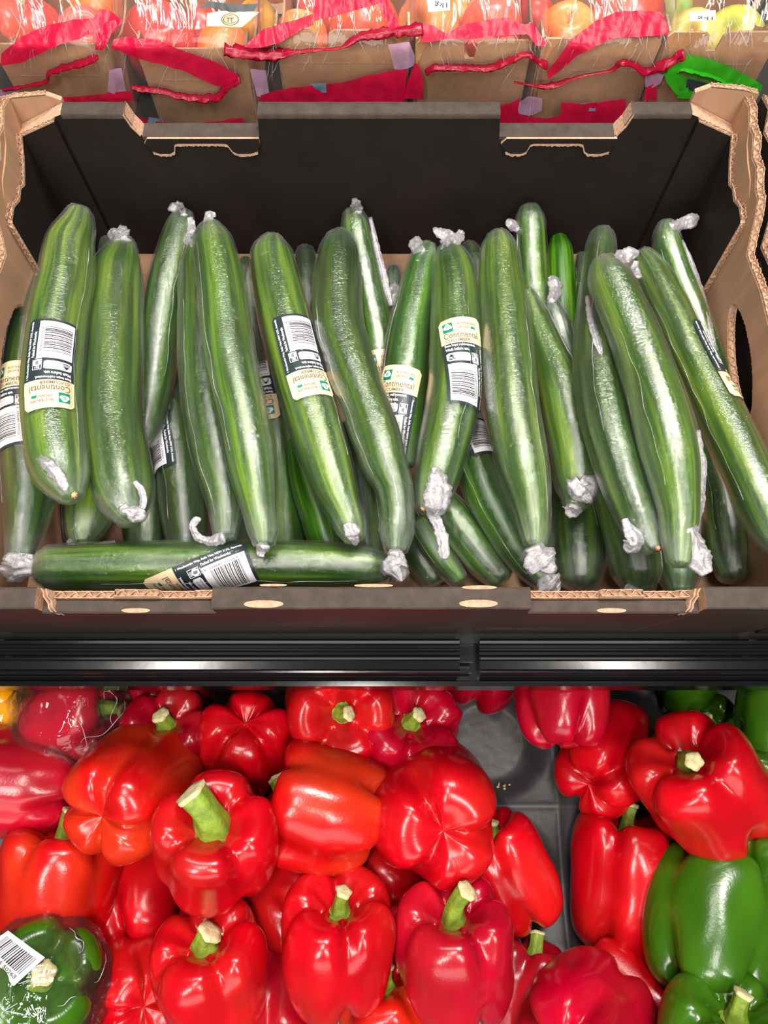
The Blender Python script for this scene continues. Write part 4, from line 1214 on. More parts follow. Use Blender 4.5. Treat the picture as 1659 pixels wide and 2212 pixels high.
def stem_geo(W, L, seed, hgt, rad, bend):
    rn = random.Random(seed)
    seg = 20
    V, F = [], []
    # calyx: a green collar with pointed lobes in the dimple
    b0 = .655 * L / 2
    nl = rn.choice([5, 6])
    rows = [(0, .03), (.10, .035), (.19, .03), (.27, .05)]
    for k, (r, dz) in enumerate(rows):
        for j in range(seg * 2):
            a = math.pi * j / seg
            q = r * (1 + (.22 * math.cos(nl * a + seed) + .1 * math.cos(3 * a) if k == 3 else 0))
            V.append((q * W / 2 * math.cos(a), q * W / 2 * math.sin(a), b0 + dz * L / 2 + (.10 * max(0, q - .2)) * L / 2))
    s2 = seg * 2
    for k in range(3):
        for j in range(s2): F.append([k * s2 + j, (k + 1) * s2 + j, (k + 1) * s2 + (j + 1) % s2, k * s2 + (j + 1) % s2])
    calyx = (np.array(V), F)
    V, F = [], []
    hb = b0 + .02 * L / 2
    rows = 14
    ax = np.array((math.cos(bend[0]), math.sin(bend[0])))
    for i in range(rows + 1):
        u = i / rows
        r = rad * (1.9 - 2.6 * u + 1.9 * u * u) * .5 + rad * .34
        c = ax * bend[1] * u ** 2.2
        z = hb + hgt * (u - .22 * min(1, bend[1] / max(hgt, 1e-6)) * u ** 3)
        til = min(.9, 2.0 * bend[1] / max(hgt, 1e-6) * u)
        for j in range(seg):
            a = 2 * math.pi * j / seg
            rr = r * (1 + .10 * math.cos(5 * a + seed) + .05 * noise.noise((math.cos(a) * 2, math.sin(a) * 2, u * 5 + seed)))
            p = np.array((rr * math.cos(a), rr * math.sin(a), 0))
            t = p[:2] @ ax
            V.append((c[0] + p[0] - ax[0] * t * (1 - math.cos(til)), c[1] + p[1] - ax[1] * t * (1 - math.cos(til)), z - t * math.sin(til)))
    F = [[i * seg + j, i * seg + (j + 1) % seg, (i + 1) * seg + (j + 1) % seg, (i + 1) * seg + j] for i in range(rows) for j in range(seg)]
    stalk = (np.array(V), F)
    top = np.array(V[-seg:])
    c = top.mean(axis=0)
    nrm = np.cross(top[5] - c, top[0] - c); nrm = -nrm / np.linalg.norm(nrm)
    cutV = [c + nrm * rad * .12 * 0 + nrm * .0006] + [c + (p - c) * .62 + nrm * .0009 for p in top] + [c + (p - c) * 1.08 + nrm * .0004 for p in top] + [c + (p - c) * 1.04 - nrm * .0022 for p in top]
    cF = [[0, 1 + j, 1 + (j + 1) % seg] for j in range(seg)]
    for k in range(2):
        cF += [[1 + k * seg + j, 1 + (k + 1) * seg + j, 1 + (k + 1) * seg + (j + 1) % seg, 1 + k * seg + (j + 1) % seg] for j in range(seg)]
    return calyx, stalk, (np.array(cutV), cF)


# stem height, radius, (bend direction, bend amount) in metres; what stands out in the photograph
STEMS = {'P7': (.036, .0120, 2.6, .020), 'P17': (.034, .0075, -.2, .012), 'P16': (.020, .0060, 0, .003), 'P13': (.020, .0070, -1.2, .016), 'P5': (.014, .0065, .5, .006), 'P3': (.016, .0075, 2.8, .004),
         'P18': (.016, .0095, .3, .006), 'P14': (.030, .0060, -.3, .003), 'P6': (.018, .0065, .2, .004), 'P15': (.030, .0062, .2, .004), 'P8': (.016, .0080, .8, .010), 'B3': (.014, .0085, 0, .001), 'P10': (.016, .006, 0, .004)}
PEPOBJ = {}
for si, (key, cx, cy, wd, ln, ax, spin, z, hue, nl, lab) in enumerate(PEP):
    p, t = atz(cx, cy, z)
    W, L = wd * t / FPX * 1.02, ln * t / FPX
    VD = -ray(cx, cy); VD = VD / np.linalg.norm(VD)          # towards the lens from here
    UU = UPV - VD * (UPV @ VD); UU = UU / np.linalg.norm(UU)
    A = RGT * ax[0] + UU * ax[1] + VD * ax[2]
    A = A / np.linalg.norm(A)
    # length along a leaning axis is foreshortened: the figure keeps a plausible real length
    fore = math.sqrt(max(.05, 1 - (A @ VD) ** 2))
    L = min(W * (1.2 if fore > .8 else 1.04), max(W * .92, L / max(fore, .55) * .93))
    k = hue
    X = RGT - A * (A @ RGT)
    if np.linalg.norm(X) < .5: X = UPV - A * (A @ UPV)
    X = X / np.linalg.norm(X)
    Y = np.cross(A, X)
    sp = math.radians(spin)
    X, Y = X * math.cos(sp) + Y * math.sin(sp), -X * math.sin(sp) + Y * math.cos(sp)
    R = np.c_[X, Y, A]
    if k == GR: nm, cat, colr = 'green_pepper', 'pepper', GREEN
    elif k == 'y': nm, cat, colr = 'green_pepper', 'pepper', srgb(112, 132, 20)
    elif k == 'Y': nm, cat, colr = 'yellow_pepper', 'pepper', srgb(238, 160, 10)
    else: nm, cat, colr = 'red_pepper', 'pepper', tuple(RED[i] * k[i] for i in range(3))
    grp = {'green_pepper': 'loose green peppers', 'red_pepper': 'loose red peppers', 'yellow_pepper': None}[nm]
    if key[0] == 'B': grp = 'peppers packed in clear film'
    root = thing(nm, lab, cat, tuple(p), grp)
    V, F, rest = pepper_geo(W, L, nl, si * 1.7 + 3, .13 if key == 'P6' else 0)
    if key == 'G1':
        dark = 1
    bo = mesh('pepper_body', V @ R.T + p, F, PEP_M, root, rest=rest)
    bo.color = (*colr, .5 if hue is RO else (.12 if nm == 'red_pepper' else 0))
    h, rad, bd, ba = STEMS.get(key, (.022, .0065, si * 1.3, .005))
    cal, stk, cut = stem_geo(W, L, si, h, rad, (bd - sp, ba))
    mesh('calyx', cal[0] @ R.T + p, cal[1], STEM, root)
    so = mesh('stem', stk[0] @ R.T + p, stk[1], STEM, root)
    mesh('cut_end', cut[0] @ R.T + p, cut[1], STEMCUT, so, label='pale dried cut end')
    PEPOBJ[key] = (root, p, W)


# ---------------------------------------------------------------- clear film packs among the peppers
def film_pack(name, label, keys, seed, grow=1.24, flap=None):
    """a clear bag pulled round its peppers: the hull of their round bodies, creased"""
    ob = [PEPOBJ[k] for k in keys]
    c = sum(p for _, p, W in ob) / len(ob)
    nt, nph = 40, 64
    V = []
    for i in range(nt + 1):
        th = math.pi * i / nt
        for j in range(nph):
            ph = 2 * math.pi * j / nph
            d = np.array((math.sin(th) * math.cos(ph), math.sin(th) * math.sin(ph), math.cos(th)))
            acc = 0
            for _, p, W in ob:
                R = W / 2 * grow
                oc = c - p
                bq = oc @ d
                disc_ = bq * bq - (oc @ oc - R * R)
                if disc_ > 0: acc += max(1e-4, -bq + math.sqrt(disc_)) ** 10
            r = max(acc, 1e-22) ** .1
            q = Vector(d * 3.2) + Vector((seed, 0, 0))
            r *= 1 + .05 * noise.noise(q) - .05 * abs(noise.noise(q * 2.1)) + .04 * abs(noise.noise(q * 1.1 + Vector((0, 4, 0))))
            V.append(c + d * r)
    F = [[i * nph + j, (i + 1) * nph + j, (i + 1) * nph + (j + 1) % nph, i * nph + (j + 1) % nph] for i in range(nt) for j in range(nph)]
    root = thing(name, label, 'bag', tuple(c), 'clear bags of peppers')
    mesh('clear_film', V, F, BAGFILM2, root)
    rr = random.Random(seed)
    for q in range(16):
        th, ph = rr.uniform(.1, 1.35), rr.uniform(0, 6.28)
        d2, d3 = rr.uniform(-.5, .5), rr.uniform(-.6, .6)
        W = []
        for u in np.linspace(0, 1, 6):
            i = int(min(nt, max(0, (th + d2 * u + .06 * rr.uniform(-1, 1)) / math.pi * nt))); j = int((ph + d3 * u) / (2 * math.pi) * nph) % nph
            W.append((*(c + (V[i * nph + j] - c) * 1.012), .00010 + .00028 * math.sin(math.pi * u)))
        crumple('crease_glint', W, root, TAIL, q + seed, seg=6, amt=.4, flat=.8, rows=24)  # pale threads laid on the film in place of glints along its folds
    return root


film_pack('pepper_film_bag', 'crinkled clear film bag over the yellow and red peppers below the shelf', ['B1', 'B2'], 3)
film_pack('pepper_film_bag', 'crinkled clear film bag over the green pepper at the bottom left', ['B3'], 8, 1.26)
# its white barcode label, printed card under the film
c0, t0 = atz(45, 2060, -.005)
lb = thing('barcode_label', 'white barcode label on the clear bag, bottom left of the pile', 'label', tuple(c0))
P4 = [np.array(atz(x, y, z)[0]) for x, y, z in ((-40, 2050, -.006), (30, 2130, .001), (98, 2068, -.004), (18, 2010, -.010))]


def onlab(g, layer):
    out = []
    for a, b in g[0]:
        q = (P4[0] * (1 - a) + P4[1] * a) * (1 - b) + (P4[3] * (1 - a) + P4[2] * a) * b
        out.append(q + np.array((0, 0, .0004 + .0003 * layer + .003 * math.sin(a * 3.0) * math.sin(b * 3.0))))
    return out


g = rect(0, 0, 1, 1, 8, 8)
mesh('paper', onlab(g, 0), g[1], WHITE, lb)
bars = []
yy = .3
rb = random.Random(2)
while yy < .9:
    tt = rb.choice([.012, .02, .03])
    bars.append(rect(.10 + (yy - .3) * 1.35, .30, .10 + (yy - .3) * 1.35 + tt, .86, 1, 4))
    yy += (tt + rb.choice([.014, .02, .03])) * .75
bars = [q for q in bars if q[0][:, 0].max() < .95]
g = join(bars)
mesh('barcode', onlab(g, 1), g[1], INK, lb, smooth=False)
g = join([text_in('9', .04, .12, .05, .12), text_in('330265', .14, .12, .36, .12), text_in('50268', .56, .12, .34, .12)])
mesh('lettering', onlab(g, 1), g[1], INK, lb, smooth=False)

# ---------------------------------------------------------------- bagged apples in kraft punnets behind the carton
YF = .455                                           # front plane of the punnets


def filmpt(px, py, off=0):
    """a point on the front of the film: upright before the punnet, leaning back over the fruit"""
    p, t = aty(px, py, YF - .006 - off)
    if p[2] <= .182: return p
    d = ray(px, py)
    k = (YF - .006 - off) - .182
    t = (k - (CAM[1] - CAM[2])) / (d[1] - d[2])
    return CAM + t * d


def strip(name, top, bot, mat, parent, off=.0035, nu=40, nv=5, rag=.0010, seed=0, thick=.0006, label=None):
    T, _ = resample([(x, y, 0) for x, y in top], 1e9) if False else (None, None)

    def along(P, n):
        P = np.array(P, float)
        d = np.r_[0, np.cumsum(np.hypot(*np.diff(P, axis=0).T))]
        t = np.linspace(0, d[-1], n)
        return np.c_[np.interp(t, d, P[:, 0]), np.interp(t, d, P[:, 1])]
    A, B = along(top, nu + 1), along(bot, nu + 1)
    V = []
    for j in range(nv + 1):
        v = j / nv
        for i in range(nu + 1):
            x, y = A[i] * (1 - v) + B[i] * v
            p = filmpt(x, y, off)
            e = noise.noise((p[0] * 110 + seed, p[2] * 60, seed)) + .5 * noise.noise((p[0] * 260, p[2] * 160, seed))
            V.append(p + np.array((0, -rag * e * 1.6, rag * .4 * e)))
    F = [[j * (nu + 1) + i, j * (nu + 1) + i + 1, (j + 1) * (nu + 1) + i + 1, (j + 1) * (nu + 1) + i] for j in range(nv) for i in range(nu)]
    return mesh(name, V, F, mat, parent, label=label)


def punnet(xl, xr, yt, slot, lab):
    p0, p1 = aty(xl, yt, YF)[0], aty(xr, yt, YF)[0]
    x0, x1, zt = p0[0], p1[0], p0[2]
    zb, dp = .0975, .135
    r = thing('kraft_punnet', lab, 'punnet', ((x0 + x1) / 2, YF + dp / 2, zb), 'kraft apple punnets')
    fr = [(x0 + .004, zb), (x1 - .004, zb), (x1, zt - .004), (x1 - .004, zt)]
    if slot:
        s = aty(slot, yt, YF)[0][0]
        fr += [(s + .010, zt), (s + .0055, zt - .003), (s + .004, zt - .016), (s - .004, zt - .016), (s - .0055, zt - .003), (s - .010, zt)]
    fr += [(x0 + .004, zt), (x0, zt - .004)]
    board('front_panel', [fr], XZ, YF, YF + .002, [TRAYK, TRAYK, KRAFTE], r)
    board('back_panel', [[(x0, zb), (x1, zb), (x1, zt), (x0, zt)]], XZ, YF + dp - .002, YF + dp, [TRAYK, TRAYK, KRAFTE], r)
    arch = [(YF + dp * (.5 - .34 * math.cos(q)), zt - .030 * math.sin(q)) for q in np.linspace(0, math.pi, 11)]
    sd = [(YF + .002, zb), (YF + dp - .002, zb), (YF + dp - .002, zt)] + arch[::-1] + [(YF + .002, zt)]
    for x in (x0, x1 - .002): board('side_panel', [sd], YZ, x, x + .002, [TRAYK, TRAYK, KRAFTE], r)
    board('base_panel', [[(x0 + .002, YF + .002), (x1 - .002, YF + .002), (x1 - .002, YF + dp - .002), (x0 + .002, YF + dp - .002)]], XY, zb, zb + .002, [TRAYK, TRAYK, KRAFTE], r)
    # the crease pressed across the front panel
    V, F = boxes_geo([(x0 + .012, YF - .0005, zt - .0285, x1 - .012, YF + .0004, zt - .0279)])
    mesh('fold_crease', V, F, KRAFTE, r, smooth=False)
    return x0, x1, zt


def apple(px, py, r, y, colr, lab, grp='apples in the bags', stalk=False):
    p, t = aty(px, py, y)
    R = r * t / FPX
    root = thing('apple', lab, 'apple', tuple(p), grp)
    prof = [(0, .70), (.10, .74), (.26, .90), (.50, .98), (.78, .78), (.97, .35), (1.0, .0), (.92, -.42), (.70, -.80), (.42, -.96), (.2, -.94), (0, -.85)]
    A = spline2(prof, 26)
    seg = 30
    rn = random.Random(int(px))
    tl = Matrix.Rotation(rn.uniform(-.7, .7), 3, 'X') @ Matrix.Rotation(rn.uniform(-.6, .6), 3, 'Y')
    V = []
    for rho, h in A:
        for j in range(seg):
            a = 2 * math.pi * j / seg
            k = 1 + .02 * math.cos(5 * a) * (1 if h < 0 else .3)
            V.append(p + np.array(tl @ Vector((rho * k * math.cos(a), rho * k * math.sin(a), h * .94))) * R)
    n = len(A)
    F = [[i * seg + j, (i + 1) * seg + j, (i + 1) * seg + (j + 1) % seg, i * seg + (j + 1) % seg] for i in range(n - 1) for j in range(seg)]
    o = mesh('apple_body', V, F, APPLE_M, root)
    o.color = (*colr, 1)
    W = [(*(p + np.array(tl @ Vector((.08 * q * q, 0, .66 + .42 * q))) * R), R * .045) for q in np.linspace(0, 1, 5)]
    crumple('stalk', W, root, SCAR, 3, seg=6, amt=.15, flat=1, rows=8)


AR, AP, AO, AY, AGN = srgb(214, 62, 58), srgb(228, 96, 84), srgb(246, 150, 92), srgb(238, 196, 88), srgb(176, 186, 60)
PUN = [(-22, 222, 96, None, 'kraft punnet in the leftmost clear bag'), (292, 532, 106, None, 'kraft punnet under the big red apple, above the left carton notch'),
       (592, 886, 66, 695, 'kraft punnet with a slotted front in the middle bag'), (898, 1152, 88, 1018, 'kraft punnet with a slotted front, right of the middle bag'),
       (1172, 1432, 84, None, 'kraft punnet above the right carton notch'), (1446, 1690, 70, 1552, 'kraft punnet with a slot showing a green apple, by the lime-green bag')]
for a in PUN: punnet(*a)
for a in ((22, 66, 58, .515, AP, 'pink apple at the far left behind the crimson band'), (88, 62, 50, .53, AR, 'red apple second from the left edge'), (185, 78, 56, .52, AP, 'rosy apple under the rising crimson band on the left'), (215, 28, 60, .57, AO, 'peach coloured apple behind the left bags'),
          (346, 96, 76, .512, AR, 'large streaked red apple above the left carton notch'), (440, 70, 50, .57, AR, 'dark red apple half behind the large streaked one'), (486, 118, 58, .51, AO, 'orange-yellow apple right of the large streaked one'), (560, 52, 46, .56, AY, 'yellow apple beside the round emblem sticker'),
          (650, 92, 58, .51, AO, 'orange apple left of the slot in the middle punnet'), (785, 66, 74, .512, srgb(226, 92, 52), 'orange-red apple filling the middle bag'), (700, 30, 60, .57, AP, 'pink apple at the back of the middle bag'),
          (925, 62, 66, .512, AO, 'peach apple at the left of the fourth bag'), (1062, 68, 66, .512, AP, 'rosy red apple at the right of the fourth bag'), (1000, 30, 50, .57, AO, 'peach apple at the back of the fourth bag'),
          (1150, 40, 44, .55, AR, 'small red apple between the fourth and fifth bags'), (1222, 88, 68, .512, srgb(244, 150, 84), 'orange apple with yellow streaks in the fifth bag'), (1352, 46, 76, .512, srgb(226, 86, 66), 'red and yellow apple behind the crimson band at right'),
          (1492, 92, 62, .512, srgb(208, 200, 110), 'pale yellow-green apple in the lime-green bag'), (1580, 92, 66, .515, AGN, 'green apple behind the slot of the right punnet'), (1440, 30, 50, .57, srgb(150, 190, 110), 'pale green apple at the back of the right bag')):
    apple(*a)

BAGS = [(-40, 262, 'clear apple bag with a rising crimson band, at the left edge'), (244, 560, 'clear apple bag over the large red apple, drooping crimson band'), (556, 902, 'clear apple bag in the middle with the high crimson block'),
        (886, 1186, 'clear apple bag right of the middle with a wavy crimson band'), (1160, 1462, 'clear apple bag with a diagonal crimson band above the right notch'), (1436, 1730, 'clear apple bag with the lime-green band at the right edge')]
BO = []
for bi, (xl, xr, lab) in enumerate(BAGS):
    x0, x1 = aty(xl, 150, YF - .006)[0][0], aty(xr, 150, YF - .006)[0][0]
    x0 = max(x0, -.47); x1 = min(x1, .47)
    r = thing('apple_bag', lab, 'bag', ((x0 + x1) / 2, .52, .1), 'printed apple bags')
    prof = [(YF - .005, .0985), (YF - .007, .12), (YF - .006, .15), (YF - .006, .178), (YF + .010, .200), (YF + .030, .219), (YF + .055, .234), (YF + .085, .240), (YF + .115, .232), (YF + .140, .205), (YF + .146, .15), (YF + .145, .1)]
    A = spline2(prof, 40)
    nu = 44
    V = []
    for k, (y, z) in enumerate(A):
        for i in range(nu + 1):
            u = i / nu
            e = abs(2 * u - 1)
            s = 1 - .42 * e ** 5
            zz = .0985 + (z - .0985) * s
            yy = y + (.010 if z < .19 and y < .5 else 0) * e ** 6
            x = x0 + (x1 - x0) * u
            w = noise.noise((x * 75 + bi * 9, zz * 18, yy * 18)) + .6 * (abs(noise.noise((x * 150, zz * 40 + bi, yy * 40))) - .2)
            V.append((x, yy - .0014 * w, zz + (.0030 * w if zz > .2 else 0)))
    F = [[k * (nu + 1) + i, k * (nu + 1) + i + 1, (k + 1) * (nu + 1) + i + 1, (k + 1) * (nu + 1) + i] for k in range(len(A) - 1) for i in range(nu)]
    mesh('clear_film', V, F, BAGFILM, r)
    BO.append(r)


def seam(path, wd, parent, mat=None, off=.004, seed=0):
    W = []
    for i, (x, y) in enumerate(path):
        p = filmpt(x, y, off)
        d = p - CAM
        k = wd[i] if hasattr(wd, '__len__') else wd
        W.append((*p, k * .42 * (d @ FWD) / FPX))
    o = crumple('crimped_seam', W, parent, mat or DKPINK, seed, seg=14, amt=.55, flat=.3, rows=90)
    return o


b = BO[0]
strip('printed_band', [(2, 117), (45, 80), (100, 55), (160, 42), (205, 38), (215, 18), (240, 25), (268, 45)], [(2, 142), (45, 136), (90, 115), (130, 95), (170, 85), (198, 70), (212, 108), (224, 88)], PINK, b, seed=1)
strip('printed_band', [(212, 70), (230, 45), (262, 42)], [(205, 108), (222, 110), (240, 76)], PINK, b, seed=2, nu=14)
seam([(5, 194), (60, 186), (100, 176), (107, 158), (150, 143), (185, 133), (212, 124)], [8, 9, 10, 14, 18, 20, 14], b, seed=1)
strip('printed_band', [(115, 212), (190, 206), (282, 196)], [(115, 230), (190, 230), (290, 216)], PINK, b, seed=3)
strip('printed_band', [(-5, 196), (40, 190), (45, 214)], [(-5, 232), (30, 230), (45, 228)], LILAC, b, seed=4, nu=10)
b = BO[1]
strip('printed_band', [(246, 84), (272, 80), (345, 88), (400, 112), (470, 135), (514, 162)], [(240, 104), (290, 124), (345, 138), (400, 155), (470, 188), (508, 186)], PINK, b, seed=5)
seam([(284, 188), (300, 192), (340, 196), (400, 210), (440, 213), (472, 207), (490, 186), (518, 172)], [12, 16, 15, 16, 18, 20, 20, 24], b, seed=2)
strip('printed_band', [(292, 250), (330, 262), (420, 268), (510, 256), (526, 256)], [(292, 276), (330, 280), (420, 280), (510, 278), (526, 276)], PINK, b, seed=6)
strip('printed_band', [(236, 150), (262, 146), (272, 190)], [(232, 196), (250, 206), (272, 202)], LILAC, b, seed=7, nu=10)
strip('printed_patch', [(322, 252), (352, 258)], [(318, 266), (350, 270)], GREYPRINT, b, seed=8, nu=6, off=.003)
strip('printed_band', [(540, 150), (574, 150), (582, 205)], [(555, 208), (575, 210), (582, 211)], LILAC, b, seed=9, nu=10)
# the emblem card seen through this bag: cream, a dark wave above, a round line mark
strip('emblem_card', [(448, 28), (500, 22), (560, 26)], [(446, 56), (500, 58), (524, 58)], CREAM, b, seed=10, nu=10, off=.002, rag=.0006)
strip('printed_wave', [(428, 14), (455, 2), (500, 10), (560, 8)], [(432, 18), (460, 16), (500, 26), (548, 24)], DKGREEN, b, seed=11, nu=16, off=.0025, rag=.0006)


def ringmark(cx, cy, rx, ry, tw, parent, mat, arc=(0, 2 * math.pi), name='printed_ring'):
    n = 30
    V = []
    for i in range(n + 1):
        q = arc[0] + (arc[1] - arc[0]) * i / n
        for k in (1, 1 - tw): V.append(filmpt(cx + rx * k * math.cos(q), cy + ry * k * math.sin(q), .0042))
    F = [[2 * i, 2 * i + 1, 2 * i + 3, 2 * i + 2] for i in range(n)]
    mesh(name, V, F, mat, parent)


ringmark(497, 42, 19, 13, .12, b, BROWNINK)
ringmark(497, 42, 15, 9, .14, b, BROWNINK, (.4, 5.2))
for (x0, y0, x1, y1) in ((489, 38, 505, 40), (492, 38, 494, 48), (499, 38, 501, 48)):
    strip('printed_mark', [(x0, y0), (x1, y0)], [(x0, y1), (x1, y1)], BROWNINK, b, off=.0045, nu=2, nv=2, rag=.0002)
b = BO[2]
strip('printed_band', [(526, 98), (548, 82), (570, 62), (640, 42), (676, 30)], [(526, 100), (560, 104), (600, 94), (650, 66), (676, 56)], PINK, b, seed=12)
strip('printed_band', [(682, -4), (720, -4), (790, -4), (818, -4)], [(674, 46), (690, 42), (738, 30), (818, 8)], PINK, b, seed=13)
strip('printed_band', [(818, -4), (834, -4), (852, 28), (864, 58)], [(818, 10), (830, 40), (840, 62), (852, 66)], PINK, b, seed=14, nu=14)
seam([(484, 108), (540, 116), (605, 118), (630, 113), (690, 108), (740, 102), (776, 80), (830, 72), (914, 62)], [30, 32, 26, 14, 9, 9, 22, 26, 30], b, seed=3)
strip('printed_band', [(560, 206), (600, 194), (668, 184), (740, 178), (800, 162), (880, 148)], [(560, 220), (600, 222), (668, 222), (740, 222), (800, 222), (872, 222)], PINK, b, seed=15)
strip('printed_patch', [(668, 181), (704, 179)], [(672, 202), (706, 200)], GREYPRINT, b, seed=16, nu=6, off=.004)
strip('printed_band', [(838, 96), (884, 90), (896, 120)], [(852, 150), (872, 152), (896, 140)], LILAC, b, seed=17, nu=10)
b = BO[3]
strip('printed_band', [(914, 54), (935, 54), (966, 74), (1000, 54), (1064, 40), (1098, 38), (1132, 54), (1150, 48), (1180, 94)], [(908, 88), (920, 92), (968, 84), (1010, 86), (1060, 78), (1100, 76), (1140, 74), (1160, 100), (1174, 100)], PINK, b, seed=18)
seam([(920, 160), (936, 148), (980, 146), (1050, 148), (1090, 136), (1122, 122), (1146, 120), (1160, 132), (1182, 142)], [14, 16, 17, 17, 18, 18, 16, 18, 20], b, seed=4)
strip('printed_band', [(896, 134), (906, 142), (914, 170)], [(868, 212), (892, 214), (914, 214)], PINK, b, seed=19, nu=12)
strip('printed_band', [(1078, 226), (1100, 224), (1124, 212)], [(1078, 276), (1100, 276), (1110, 276)], PINK, b, seed=20, nu=12)
b = BO[4]
strip('printed_band', [(1182, 156), (1205, 125), (1238, 82), (1290, 44), (1330, 26), (1380, 22), (1428, 26), (1446, 62)], [(1184, 172), (1215, 150), (1245, 122), (1290, 98), (1330, 82), (1380, 80), (1425, 76), (1444, 74)], PINK, b, seed=21)
seam([(1110, 177), (1150, 184), (1190, 186), (1250, 166), (1320, 152), (1342, 136), (1372, 142), (1396, 156), (1430, 142), (1478, 116)], [5, 7, 16, 8, 8, 16, 16, 20, 26, 24], b, seed=5)
strip('printed_band', [(1114, 240), (1130, 250), (1180, 256), (1212, 250)], [(1114, 276), (1130, 280), (1180, 280), (1214, 280)], PINK, b, seed=22)
strip('printed_band', [(1212, 222), (1260, 224), (1310, 218), (1352, 214)], [(1212, 280), (1260, 280), (1310, 280), (1350, 280)], PINK, b, seed=23)
strip('printed_patch', [(1255, 223), (1294, 222)], [(1256, 241), (1292, 240)], GREYPRINT, b, seed=24, nu=6, off=.004)
strip('printed_band', [(1118, 226), (1140, 206), (1172, 212)], [(1120, 246), (1150, 250), (1170, 240)], LILAC, b, seed=25, nu=10)
strip('printed_band', [(1394, 190), (1410, 182), (1420, 180)], [(1390, 216), (1404, 217), (1418, 217)], PINK, b, seed=26, nu=8)
strip('printed_band', [(1394, 160), (1420, 158), (1434, 160)], [(1394, 188), (1410, 190), (1426, 180)], LILAC, b, seed=27, nu=8)
b = BO[5]
strip('printed_band', [(1448, 138), (1490, 118), (1556, 134), (1612, 162), (1648, 184)], [(1436, 168), (1470, 152), (1530, 168), (1590, 192), (1640, 206)], LIME, b, seed=28)
strip('printed_band', [(1434, 160), (1456, 152), (1476, 172), (1486, 186)], [(1440, 178), (1460, 204), (1474, 212), (1488, 212)], LIME, b, seed=29, nu=14)
strip('printed_band', [(1476, 200), (1500, 196), (1520, 200)], [(1462, 212), (1496, 214), (1520, 214)], LIME, b, seed=31, nu=8)
seam([(1462, 158), (1472, 150), (1500, 154), (1540, 166), (1580, 184)], [8, 10, 12, 12, 8], b, mat=LIME, seed=6)
strip('printed_band', [(1460, 160), (1500, 156), (1545, 170), (1590, 190)], [(1474, 212), (1510, 214), (1550, 214), (1600, 212)], LIMECLEAR, b, seed=33, off=.0025)
strip('printed_patch', [(1486, 170), (1530, 180)], [(1482, 190), (1522, 198)], DKGREEN, b, seed=30, nu=6, off=.004)
# small white slips stuck inside the bags, only partly legible
for (x0, y0, x1, y1, tx, lab) in ((922, -6, 972, 26, '1kg', 'white slip in the bag over the peach apple, top middle'), (1488, 26, 1546, 46, '1kg', 'white slip in the bag over the pale yellow-green apple')):
    c = filmpt((x0 + x1) / 2, (y0 + y1) / 2, .004)
    s = thing('bag_slip', lab, 'label', tuple(c))
    strip('paper', [(x0, y0), (x1, y0 - 4)], [(x0 + 3, y1), (x1, y1 - 4)], TICKET, s, nu=6, nv=4, off=.004, rag=.0004)
    g = text_in(tx, 0, 0, 1, 1)
    V = [filmpt(x1 - 6 - a * (x1 - x0 - 14) * .75, y0 + 8 + b_ * (y1 - y0) * .45, .0052) for a, b_ in g[0]]
    mesh('lettering', V, g[1], INK, s, smooth=False)

# ---------------------------------------------------------------- the shelf strip behind the bags with its price tickets, and the oranges beyond
strip_y = .64
rl = thing('ticket_rail', 'dark shelf strip with price tickets at the top of the picture, behind the apple bags', 'price rail', (0, strip_y, .06))
V, F = boxes_geo([(-1, strip_y, -.001, 1, strip_y + .01, .050), (-1, strip_y - .006, .050, 1, strip_y + .012, .056)])
mesh('rail_face', V, F, DECK, rl, smooth=False)
V, F = boxes_geo([(-1, strip_y + .012, -.001, 1, strip_y + .40, .052)])
mesh('rear_deck', V, F, KRAFT, rl, smooth=False)


def ticket(x0, y0, x1, y1, mat, text, lab):
    a, b = aty(x0, y1, strip_y - .008)[0], aty(x1, y0, strip_y - .008)[0]
    t = thing('price_ticket', lab, 'ticket', ((a[0] + b[0]) / 2, strip_y - .008, (a[2] + b[2]) / 2), 'price tickets behind the apple bags')
    V, F = boxes_geo([(a[0], strip_y - .0085, a[2], b[0], strip_y - .0075, b[2])])
    mesh('card', V, F, mat, t, smooth=False)
    m = .004
    V, F = boxes_geo([(a[0] - m, strip_y - .0075, a[2] - m, b[0] + m, strip_y - .001, b[2] + m)])
    mesh('holder', V, F, RAIL, t, smooth=False)
    if text:
        q, f = text_in(text, 0, 0, 1, 1, .01)
        wx, wz = b[0] - a[0], b[2] - a[2]
        mesh('lettering', [(a[0] + wx * (.15 + .6 * u), strip_y - .0089, a[2] + wz * (.12 + .45 * v)) for u, v in q], f, INK, t, smooth=False)


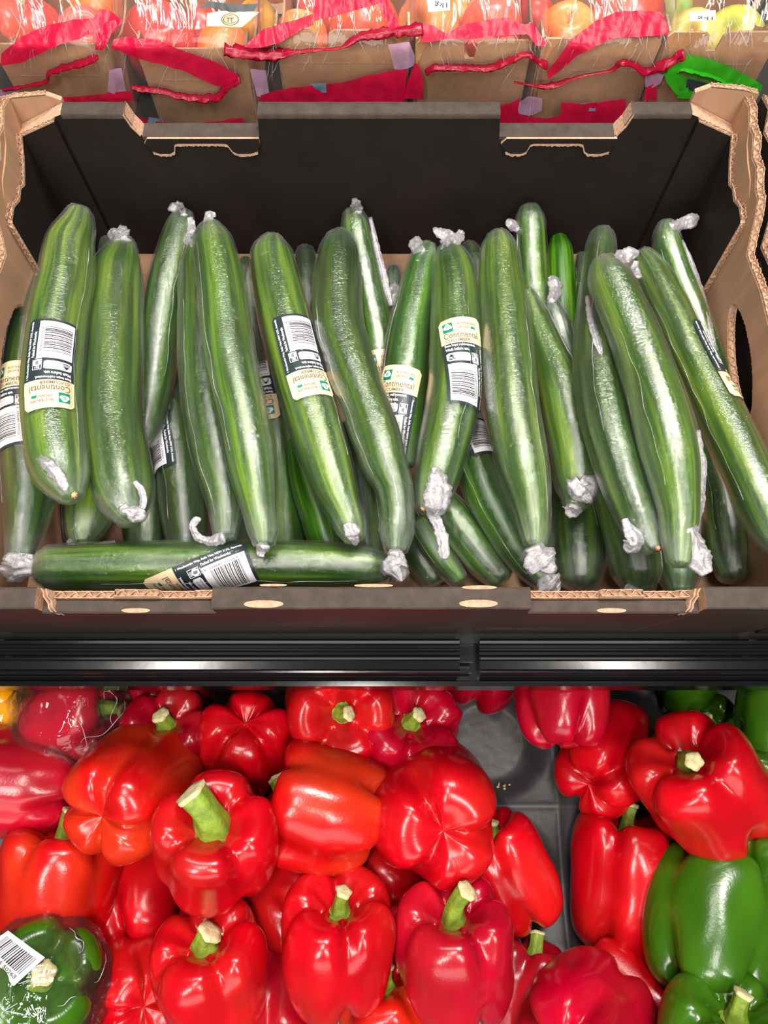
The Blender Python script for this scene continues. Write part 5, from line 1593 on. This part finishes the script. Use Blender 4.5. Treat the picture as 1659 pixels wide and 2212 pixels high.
ticket(327, -20, 392, 17, TICKET, '5.30', 'white price ticket above the large red apple')
ticket(842, -20, 884, 34, TICKET, '0', 'white price ticket right of the crimson block of the middle bag')
ticket(1182, -20, 1246, 8, TICKET, None, 'white price ticket above the orange apple with yellow streaks')
ticket(1520, -30, 1636, 38, TICKETB, None, 'wide blue-grey ticket at the top right')
ticket(1644, -30, 1720, 34, TICKET, None, 'white ticket in the top right corner')
for i, (x, lab) in enumerate(((596, 'orange at the top edge left of the middle'), (648, 'orange at the top edge nearer the crimson block'))):
    p, t = aty(x, -26, .70)
    R = 34 * t / FPX
    V, F = [], []
    for a in range(17):
        th = math.pi * a / 16
        for c in range(24):
            ph = 2 * math.pi * c / 24
            k = 1 - .06 * math.exp(-(th / .22) ** 2) + .004 * noise.noise((math.cos(ph) * 9, math.sin(ph) * 9, th * 9))
            V.append(p + R * k * np.array((math.sin(th) * math.cos(ph), math.sin(th) * math.sin(ph), math.cos(th))))
    F = [[a * 24 + c, (a + 1) * 24 + c, (a + 1) * 24 + (c + 1) % 24, a * 24 + (c + 1) % 24] for a in range(16) for c in range(24)]
    if i == 0: ORM = plain('orange_peel', srgb(248, 140, 20), .4, .4, bump=.4, bscale=600)
    ro = thing('orange', lab, 'orange', tuple(p), 'oranges behind the ticket strip')
    mesh('orange_body', V, F, ORM, ro)
    W = [(*(p + np.array((0, 0, R * .93))), R * .10), (*(p + np.array((0, 0, R * 1.0))), R * .07)]
    crumple('stem_button', W, ro, STEM, 2, seg=8, amt=.1, flat=1, rows=5)

# printing on the neighbouring carton's wall: a pale panel lettered NET WEIGHT
V, F = [], []
q, f = rect(0, 0, 1, 1)
ya, yb, za, zb = .28, .15, .085, .125
X = .3082
mesh('weight_panel', [(X, ya + (yb - ya) * u, za + (zb - za) * v) for u, v in q], f, WORN, NEIGH, smooth=False)
q, f = text_in('NET WEIGHT', 0, 0, 1, 1, .01)
mesh('lettering', [(X - .0004, ya + (yb - ya) * (.05 + .9 * u), za + (zb - za) * (.25 + .5 * v)) for u, v in q], f, INK, NEIGH, smooth=False)

# glints on the pulled bag film, drawn as fine pale raised creases running down
rnd = random.Random(21)
for bi, (xl, xr, lab) in enumerate(BAGS):
    for q in range(18):
        x = rnd.uniform(max(xl, 2) + 12, min(xr, 1655) - 12)
        y0 = rnd.uniform(4, 120)
        ln = rnd.uniform(30, 90)
        dx = rnd.uniform(-.6, .6) * ln
        W = []
        for u in np.linspace(0, 1, 7):
            p = filmpt(x + dx * u + 3 * noise.noise((u * 4, q, bi)), y0 + ln * u, .0030)
            W.append((*p, .00004 + .00022 * max(0, math.sin(math.pi * u) + .5 * noise.noise((u * 9, q, bi)))))
        crumple('crease_glint', W, BO[bi], TAIL, q, seg=6, amt=.3, flat=.7, rows=24)
